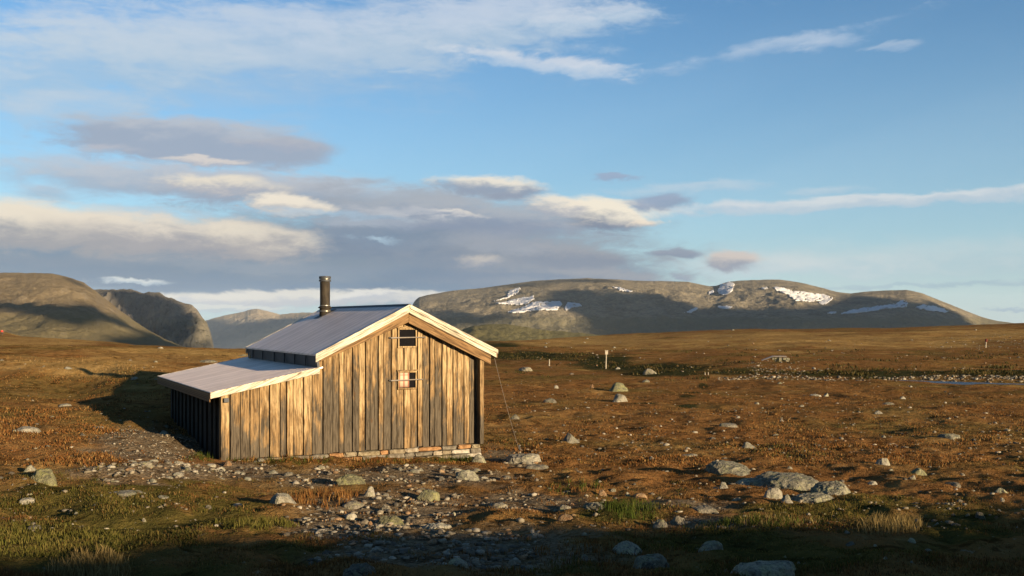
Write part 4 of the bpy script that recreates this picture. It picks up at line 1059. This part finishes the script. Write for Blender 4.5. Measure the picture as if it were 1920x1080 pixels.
# ------------------------------------------------------------------ gravel (stuff): thousands of pebbles
def pebbles():
    V0, F0 = ICO1; r = np.random.RandomState(9)
    XS = []; 
    def sample(n, x0, x1, y0, y1, z_, lo, hi):
        px = r.uniform(x0, x1, n); py = r.uniform(y0, y1, n)
        dd = depth_at(px, py); P = np.stack([(px-CX)/F*dd, dd, dd*0], -1)
        wt = zone(z_, px, py, P[:, 0], P[:, 1], .7, 3)**1.6 if z_ else np.ones(n)
        k = r.rand(n) < wt
        return P[k], (lo+(hi-lo)*r.rand(k.sum())**3)
    Ps = []; Ss = []
    for a in ((8500, 150, 1010, 862, 1060, GRAVEL[:11], .007, .055), (2500, 150, 420, 790, 880, GRAVEL[:5], .007, .03), (1300, 950, 1920, 715, 1000, None, .010, .05),
              (600, 950, 1920, 712, 850, None, .02, .075), (350, 0, 420, 680, 1000, None, .010, .04), (800, 1340, 2000, 706, 713, None, .03, .16), (250, 1000, 1920, 616, 700, None, .05, .2), (160, 1400, 1510, 680, 704, None, .04, .13), (160, 1740, 1920, 634, 650, None, .05, .16), (220, 1540, 1930, 711, 719, None, .03, .16)):
        p, s = sample(*a); Ps.append(p); Ss.append(s)
    P = np.concatenate(Ps); S = np.concatenate(Ss); n = len(P)
    lx, ly = P[:, 0]-P0[0], P[:, 1]-P0[1]; cw = lx*math.cos(RZ)+ly*math.sin(RZ); cl = -lx*math.sin(RZ)+ly*math.cos(RZ)
    keep = ~((cw > -.1) & (cw < 6.2) & (cl > -.05) & (cl < 5.8)); P, S = P[keep], S[keep]; n = len(P)
    _z = ground_z(P[:, 0], P[:, 1])
    jit = 1+.28*r.normal(size=(n, len(V0), 1))
    V = V0[None]*jit*np.stack([r.uniform(.8, 1.5, n), r.uniform(.7, 1.2, n), r.uniform(.4, .8, n)], -1)[:, None, :]
    a = r.uniform(0, 6.28, n); ca, sa = np.cos(a)[:, None], np.sin(a)[:, None]
    Vx = V[..., 0]*ca-V[..., 1]*sa; Vy = V[..., 0]*sa+V[..., 1]*ca
    V = np.stack([Vx, Vy, V[..., 2]], -1)*S[:, None, None]
    V[..., 0] += P[:, 0:1]; V[..., 1] += P[:, 1:2]; V[..., 2] += (_z+S*.15)[:, None]
    pal = np.array([(.20,.165,.115), (.13,.105,.075), (.29,.25,.19), (.10,.085,.065), (.21,.13,.07)])
    C = pal[r.choice(5, n, p=[.33, .27, .16, .16, .08])]*r.uniform(.75, 1.15, (n, 1))
    C = np.concatenate([np.repeat(C[:, None], len(V0), 1).reshape(-1, 3), np.ones((n*len(V0), 1))], 1)
    Fa = (F0[None]+np.arange(n)[:, None, None]*len(V0)).reshape(-1, 3)
    o = link('gravel', npmesh('gravel', V.reshape(-1, 3), Fa, M['stonebits'], False, {'col': ('FLOAT_COLOR', C)}))
    tag(o, 'loose pale gravel and pebbles scattered before the cabin and over the heath', 'gravel', kind='stuff')
pebbles()

# ------------------------------------------------------------------ grass and heather (stuff)
def blades(name, n, x0, x1, y0, y1, hlo, hhi, wlo, whi, palfn, label, cat, seed, per=5, spread=.04, lean=.6):
    r = np.random.RandomState(seed)
    px = r.uniform(x0, x1, n); py = y0+(y1-y0)*r.uniform(0, 1, n)
    d = depth_at(px, py)
    X = (px-CX)/F*d; Y = d
    Cc, keep, hs = palfn(px, py, X, Y, r)
    lx, ly = X-P0[0], Y-P0[1]; cw = lx*math.cos(RZ)+ly*math.sin(RZ); cl = -lx*math.sin(RZ)+ly*math.cos(RZ)
    keep &= ~((cw > -.06) & (cw < 6.2) & (cl > -.04) & (cl < 5.8))
    X, Y, Cc, d, hs = X[keep], Y[keep], Cc[keep], d[keep], hs[keep]; n = len(X)
    X = np.repeat(X, per)+r.normal(size=n*per)*spread; Y = np.repeat(Y, per)+r.normal(size=n*per)*spread
    C = np.repeat(Cc, per, 0)*r.uniform(.7, 1.25, (n*per, 1)); N_ = n*per; hs = np.repeat(hs, per)
    Z = ground_z(X, Y)-.012
    h = r.uniform(hlo, hhi, N_)*hs; w = r.uniform(wlo, whi, N_); a = r.uniform(0, 6.283, N_)
    L = h*lean*r.uniform(.2, 1, N_); b_ = r.uniform(0, 6.283, N_)
    dx, dy = np.cos(a)*w/2, np.sin(a)*w/2
    mx, my = L*.35*np.cos(b_), L*.35*np.sin(b_)
    V = np.stack([np.stack([X-dx, Y-dy, Z], -1), np.stack([X+dx, Y+dy, Z], -1),
                  np.stack([X+mx+dx*.8, Y+my+dy*.8, Z+h*.6], -1), np.stack([X+mx-dx*.8, Y+my-dy*.8, Z+h*.6], -1),
                  np.stack([X+L*np.cos(b_), Y+L*np.sin(b_), Z+h], -1)], 1).reshape(-1, 3)
    q = np.arange(N_)[:, None]*5
    T = np.concatenate([q+np.array([[0, 1, 2]]), q+np.array([[0, 2, 3]]), q+np.array([[3, 2, 4]])])
    C4 = np.concatenate([np.repeat(C, 5, 0), np.ones((N_*5, 1))], 1)
    o = link(name, npmesh(name, V, T, M['blade'], False, {'col': ('FLOAT_COLOR', C4)}))
    tag(o, label, cat, kind='stuff')
def pal(choices, probs, r, n): 
    P = np.array(choices); return P[r.choice(len(P), n, p=probs)]
def near_pal(px, py, X, Y, r):
    n = len(px)
    g = zone(GRAVEL, px, py, X, Y, .7, 3); gr = zone(GREEN, px, py, X, Y, .8, 13)
    patch = fbm(X*.5, Y*.5, 61, 4)+.5*fbm(X*2, Y*2, 62, 3)
    rust = pal([(.14,.066,.021),(.10,.046,.016),(.19,.11,.04),(.07,.044,.02)], [.35,.3,.2,.15], r, n)
    ol = pal([(.080,.066,.016),(.058,.054,.013),(.125,.092,.028),(.10,.055,.019)], [.35,.3,.2,.15], r, n)
    t = np.clip(gr*1.0+sstep(.05, .4, patch)*.6-sstep(.2,.6,-patch)*.5, 0, 1)
    C = np.where((r.rand(n) < t)[:, None], ol, rust)
    keep = r.rand(n) > g*.80
    clump = fbm(X*1.3, Y*1.3, 71, 3)
    keep &= r.rand(n) < .35+.65*sstep(-.3, .3, clump)
    return C, keep, np.clip(.55+.8*sstep(-.2, .6, clump), .4, 1.4)
blades('grass', 42000, -60, 1980, 866, 1100, .014, .055, .005, .012, near_pal, 'short olive and rust coloured grass of the foreground', 'grass', 21)
def heath_pal(px, py, X, Y, r):
    n = len(px); patch = fbm(X*.3, Y*.3, 63, 4)
    g = zone(GRAVEL, px, py, X, Y, .7, 3); tn = zone(TAN, px, py, X*.3, Y*.3, .6, 43)
    rust = pal([(.165,.072,.022),(.125,.053,.018),(.205,.115,.040),(.07,.046,.018)], [.33,.27,.25,.15], r, n)
    tanp = pal([(.19,.115,.042),(.15,.083,.029),(.24,.155,.065)], [.4,.35,.25], r, n)
    ol = pal([(.07,.06,.017),(.10,.072,.024)], [.5,.5], r, n)
    C = np.where((r.rand(n) < tn)[:, None], tanp, rust); C = np.where((r.rand(n) < sstep(.1, .7, patch)*.5)[:, None], ol, C)
    clump = fbm(X*.8, Y*.8, 73, 3)
    keep = (r.rand(n) > g*.9) & (r.rand(n) < .3+.7*sstep(-.3, .3, clump))
    return C, keep, np.clip(.6+.8*sstep(-.2, .6, clump), .4, 1.4)
blades('heather', 52000, -60, 1980, 650, 872, .02, .07, .012, .028, heath_pal, 'low rusty heather covering the terrace round the cabin', 'heather', 22, 4, .08)
# taller tufts: the rusty grass below the cabin, the bright green moss at right, grass along the footing
def tuft_zone(els):
    def f(px, py, X, Y, r):
        n = len(px); q = np.zeros(n); C = np.zeros((n, 3)); h = np.ones(n)
        for cx, cy, rx, ry, cols, hh in els:
            k = 1-np.hypot((px-cx)/rx, (py-cy)/ry); s = (k > 0) & (r.rand(n) < np.clip(k*2.5, 0, 1))
            C[s] = pal(cols, [1/len(cols)]*len(cols), r, s.sum()); q[s] = 1; h[s] = hh*(.6+.6*np.clip(k[s]*2, 0, 1))
        return C, q > 0, h
    return f
RUST = [(.175,.078,.024),(.13,.054,.018),(.21,.115,.038)]; GRN = [(.045,.060,.011),(.062,.070,.015),(.033,.043,.009)]; STRAW = [(.19,.135,.055),(.14,.095,.034)]
OLV = [(.088,.078,.018),(.12,.095,.027),(.066,.062,.014)]
blades('grass_tufts', 26000, -20, 1940, 855, 1090, .06, .16, .006, .012,
       tuft_zone([(610,938,85,16,RUST,1.1),(1180,962,60,16,GRN,1.2),(520,868,120,7,GRN+RUST,.8),(700,866,110,6,RUST+GRN,.8),(860,862,50,8,GRN,.9),(380,862,40,10,GRN,.8),
                  (90,1015,240,34,OLV,.45),(170,1062,90,26,STRAW,1.0),(1670,992,75,20,STRAW,1.1),(1080,915,70,14,GRN+RUST,.7),(30,1000,110,20,OLV,.45),(1430,985,150,14,STRAW+GRN,.7),(480,990,90,16,OLV,.7)]),
       'taller tufts of rusty, straw and green grass among the rocks', 'grass', 24, 5, .03, .5)
# willow scrub on the far bank of the stream hollow
def willow_pal(px, py, X, Y, r):
    n = len(px); k = np.zeros(n)
    for cx, cy, rx, ry in [(1137,682,75,14),(1240,692,90,12),(1060,672,70,9),(1380,697,130,8),(1560,700,200,4),(1780,702,200,3.5),(960,668,60,8),(1900,700,120,3.5)]:
        k = np.maximum(k, 1-np.hypot((px-cx)/rx, (py-cy)/ry))
    cl = fbm(X*.35, Y*.35, 91, 3)
    return pal([(.040,.036,.013),(.058,.046,.016),(.095,.062,.023),(.025,.024,.010)], [.3,.3,.25,.15], r, n), (k+cl*1.1 > .42), np.clip(1+cl*1.2, .5, 2)
blades('willow_scrub', 6500, 880, 1980, 655, 712, .05, .20, .05, .12, willow_pal, 'dark green willow scrub along the far bank of the stream hollow', 'shrub', 25, 4, .25, .9)

# ------------------------------------------------------------------ stream
def stream():
    V = []; Fs = []
    xs = np.linspace(1400, 2700, 60)
    for k, x in enumerate(xs):
        w0 = np.interp(x, [1400, 1540, 1700, 1920, 2700], [69.0, 67.0, 64.8, 59.0, 59.0]); w1 = w0+np.interp(x, [1400, 1540, 1700, 1920, 2700], [2.2, 2.9, 3.2, 4.1, 5])
        for q in range(5):
            d = w0+(w1-w0)*q/4; V.append(((x-CX)/F*d, d, np.interp(x, [1400, 1540, 1650, 1920, 2700], [-1.7, -1.55, -1.36, -1.27, -1.26])))
        if k:
            for q in range(4): a = (k-1)*5+q; Fs.append((a, a+5, a+6, a+1))
    o = link('stream', npmesh('stream', V, Fs, M['water'], True)); tag(o, kind='structure')
stream()

# ------------------------------------------------------------------ posts, plank bridge, hiker
def at(x, y):
    X, d, z = on_ground(x, y); return Vector((X, d, float(ground_z(X, d)[0]))), d/F
p, s = at(1136, 693)
o = empty('signpost', p); tag(o, 'pale wooden post with small square board on the terrace edge', 'signpost')
mb = MB(); mb.tube([(0, 0, -.1), (.05, 0, 32*s)], [.065, .055], 8, .7); mb.build('post', M['post'], o)
mb = MB(); mb.box(-.10, .22, -.10, -.05, 27*s, 34*s, .8); mb.box(-.13, .25, -.12, -.02, 34*s, 35*s, .6); mb.build('board', M['post'], o, .01)
p, s = at(1030, 690)
mb = MB(); mb.tube([(0, 0, -.1), (.01, 0, 12*s), (.0, 0, 12.6*s)], [.06, .055, .02], 8, .8)
o = mb.build('marker_post', M['post'], None, loc=p); tag(o, 'short pale stake on the terrace left of the signpost', 'post', 'stakes on the terrace edge')
for x, lb in ((1322, 'short stub stake right of the terrace boulder, left one of a close pair'), (1328, 'short stub stake right of the terrace boulder, right one of a close pair')):
    p, s = at(x, 704); mb = MB(); mb.tube([(0, 0, -.1), (0, .01, 4.5*s), (0, .01, 5*s)], [.035, .032, .015], 8, .8)
    o = mb.build('marker_post', M['post'], None, loc=p); tag(o, lb, 'post', 'stakes on the terrace edge')
p, s = at(1447, 679)
o = empty('plank_bridge', p, R(-8)); tag(o, 'weathered plank bridge end resting on a stone mound beyond the stream', 'footbridge')
mb = MB()
for q in range(4): mb.hexa([(-.95+.02*q,-.4+.3*q,.12),(.15,-.4+.3*q,.52),(.15,-.13+.3*q,.52),(-.95+.02*q,-.13+.3*q,.12),(-.95+.02*q,-.4+.3*q,.18),(.15,-.4+.3*q,.585),(.15,-.13+.3*q,.585),(-.95+.02*q,-.13+.3*q,.18)], rnd.random())
mb.build('ramp', M['bar'], o, .008)
mb = MB()
for q in range(4): mb.box(.16, 1.35, -.4+.3*q, -.13+.3*q, .50, .575, rnd.random())
mb.build('deck', M['bar'], o, .008)
mb = MB()
for q in range(26):
    a, b_ = rnd.uniform(.1, 1.5), rnd.uniform(-.3, .7); h_ = rnd.uniform(.12, .28)
    mb.box(a-.14, a+.16, b_-.14, b_+.14, max(-.1, rnd.uniform(-.1, .3)), rnd.uniform(.3, .47), rnd.random())
mb.build('abutment', M['grey'], o, .05)
p, s = at(1848, 647)
o = empty('trail_marker', p); tag(o, 'leaning trail marker post with red painted top on the far plain', 'post')
mb = MB(); mb.tube([(0, 0, -.1), (.06, 0, 11*s)], [.10, .09], 8, .6); mb.build('post', M['post'], o)
mb = MB(); mb.tube([(.055, 0, 11*s), (.12, 0, 16*s), (.12, 0, 16.6*s)], [.15, .17, .06], 10); mb.build('marker_top', M['redpaint'], o)

def skin_mesh(name, verts, edges, radii, m, parent, sub=2):
    me = bpy.data.meshes.new(name); me.from_pydata(verts, edges, []); me.update()
    ob = link(name, me, parent); me.materials.append(m)
    sm = ob.modifiers.new('skin', 'SKIN'); me_ = ob.data
    if not me_.skin_vertices: 
        bm = bmesh.new(); bm.from_mesh(me_); bm.verts.layers.skin.verify(); bm.to_mesh(me_); bm.free()
    for i, r_ in enumerate(radii):
        me_.skin_vertices[0].data[i].radius = (r_, r_)
    me_.skin_vertices[0].data[0].use_root = True
    ss = ob.modifiers.new('sub', 'SUBSURF'); ss.levels = sub; ss.render_levels = sub
    return ob
def hiker():
    p, s = at(4, 629)
    o = empty('person', p, R(30)); tag(o, 'distant walker in a red jacket and dark trousers at the left edge', 'person')
    V = [(0,0,.95),(0,0,1.15),(0,0,1.40),(0,0,1.50),(0,-.01,1.60),(0,-.01,1.72),
         (.19,0,1.41),(.26,.04,1.15),(.25,-.10,.92),(.25,-.15,.83),(-.19,0,1.41),(-.27,-.03,1.15),(-.25,.08,.92),(-.25,.10,.83),
         (.10,0,.90),(.11,-.14,.50),(.11,-.05,.08),(.11,-.20,.04),(-.10,0,.90),(-.11,.06,.50),(-.11,.22,.10),(-.11,.10,.04)]
    E_ = [(0,1),(1,2),(2,3),(3,4),(4,5),(2,6),(6,7),(7,8),(8,9),(2,10),(10,11),(11,12),(12,13),(0,14),(14,15),(15,16),(16,17),(0,18),(18,19),(19,20),(20,21)]
    r = [.13,.13,.15,.055,.09,.07,.07,.05,.04,.035,.07,.05,.04,.035,.10,.07,.05,.04,.10,.07,.05,.04]
    skin_mesh('body', V, E_, r, M['skin'], o)
    Vj = V[:3]+[V[6],V[7],V[8],V[10],V[11],V[12],(0,.0,1.47)]
    skin_mesh('jacket', Vj, [(0,1),(1,2),(2,3),(3,4),(4,5),(2,6),(6,7),(7,8),(2,9)], [.17,.165,.18,.095,.072,.06,.095,.072,.06,.08], M['jacket'], o)
    Vt = [(0,0,.94)]+V[14:17]+V[18:21]
    skin_mesh('trousers', Vt, [(0,1),(1,2),(2,3),(0,4),(4,5),(5,6)], [.145,.12,.085,.065,.12,.085,.065], M['trousers'], o)
    me = rock_mesh(3, .0, ICO3, 'hair'); h = link('hair', me, o, (0, .015, 1.66)); h.scale = (.105, .115, .11)
    mb = MB(); mb.box(-.16, .16, .13, .33, 1.02, 1.48, .5); mb.build('backpack', M['trousers'], o, .05)
hiker()

# ------------------------------------------------------------------ air
def haze():
    mb = MB(); mb.box(-9500, 9500, -400, 12800, -480, 330); 
    m = bpy.data.materials.new('haze_air'); m.use_nodes = True; nt = m.node_tree; nt.nodes.remove(nt.nodes['Principled BSDF'])
    v = nt.nodes.new('ShaderNodeVolumePrincipled'); v.inputs['Color'].default_value = (.80, .88, 1.0, 1); v.inputs['Density'].default_value = 1.9e-5
    nt.links.new(v.outputs[0], nt.nodes['Material Output'].inputs['Volume'])
    o = mb.build('haze', m); tag(o, kind='stuff')
haze()
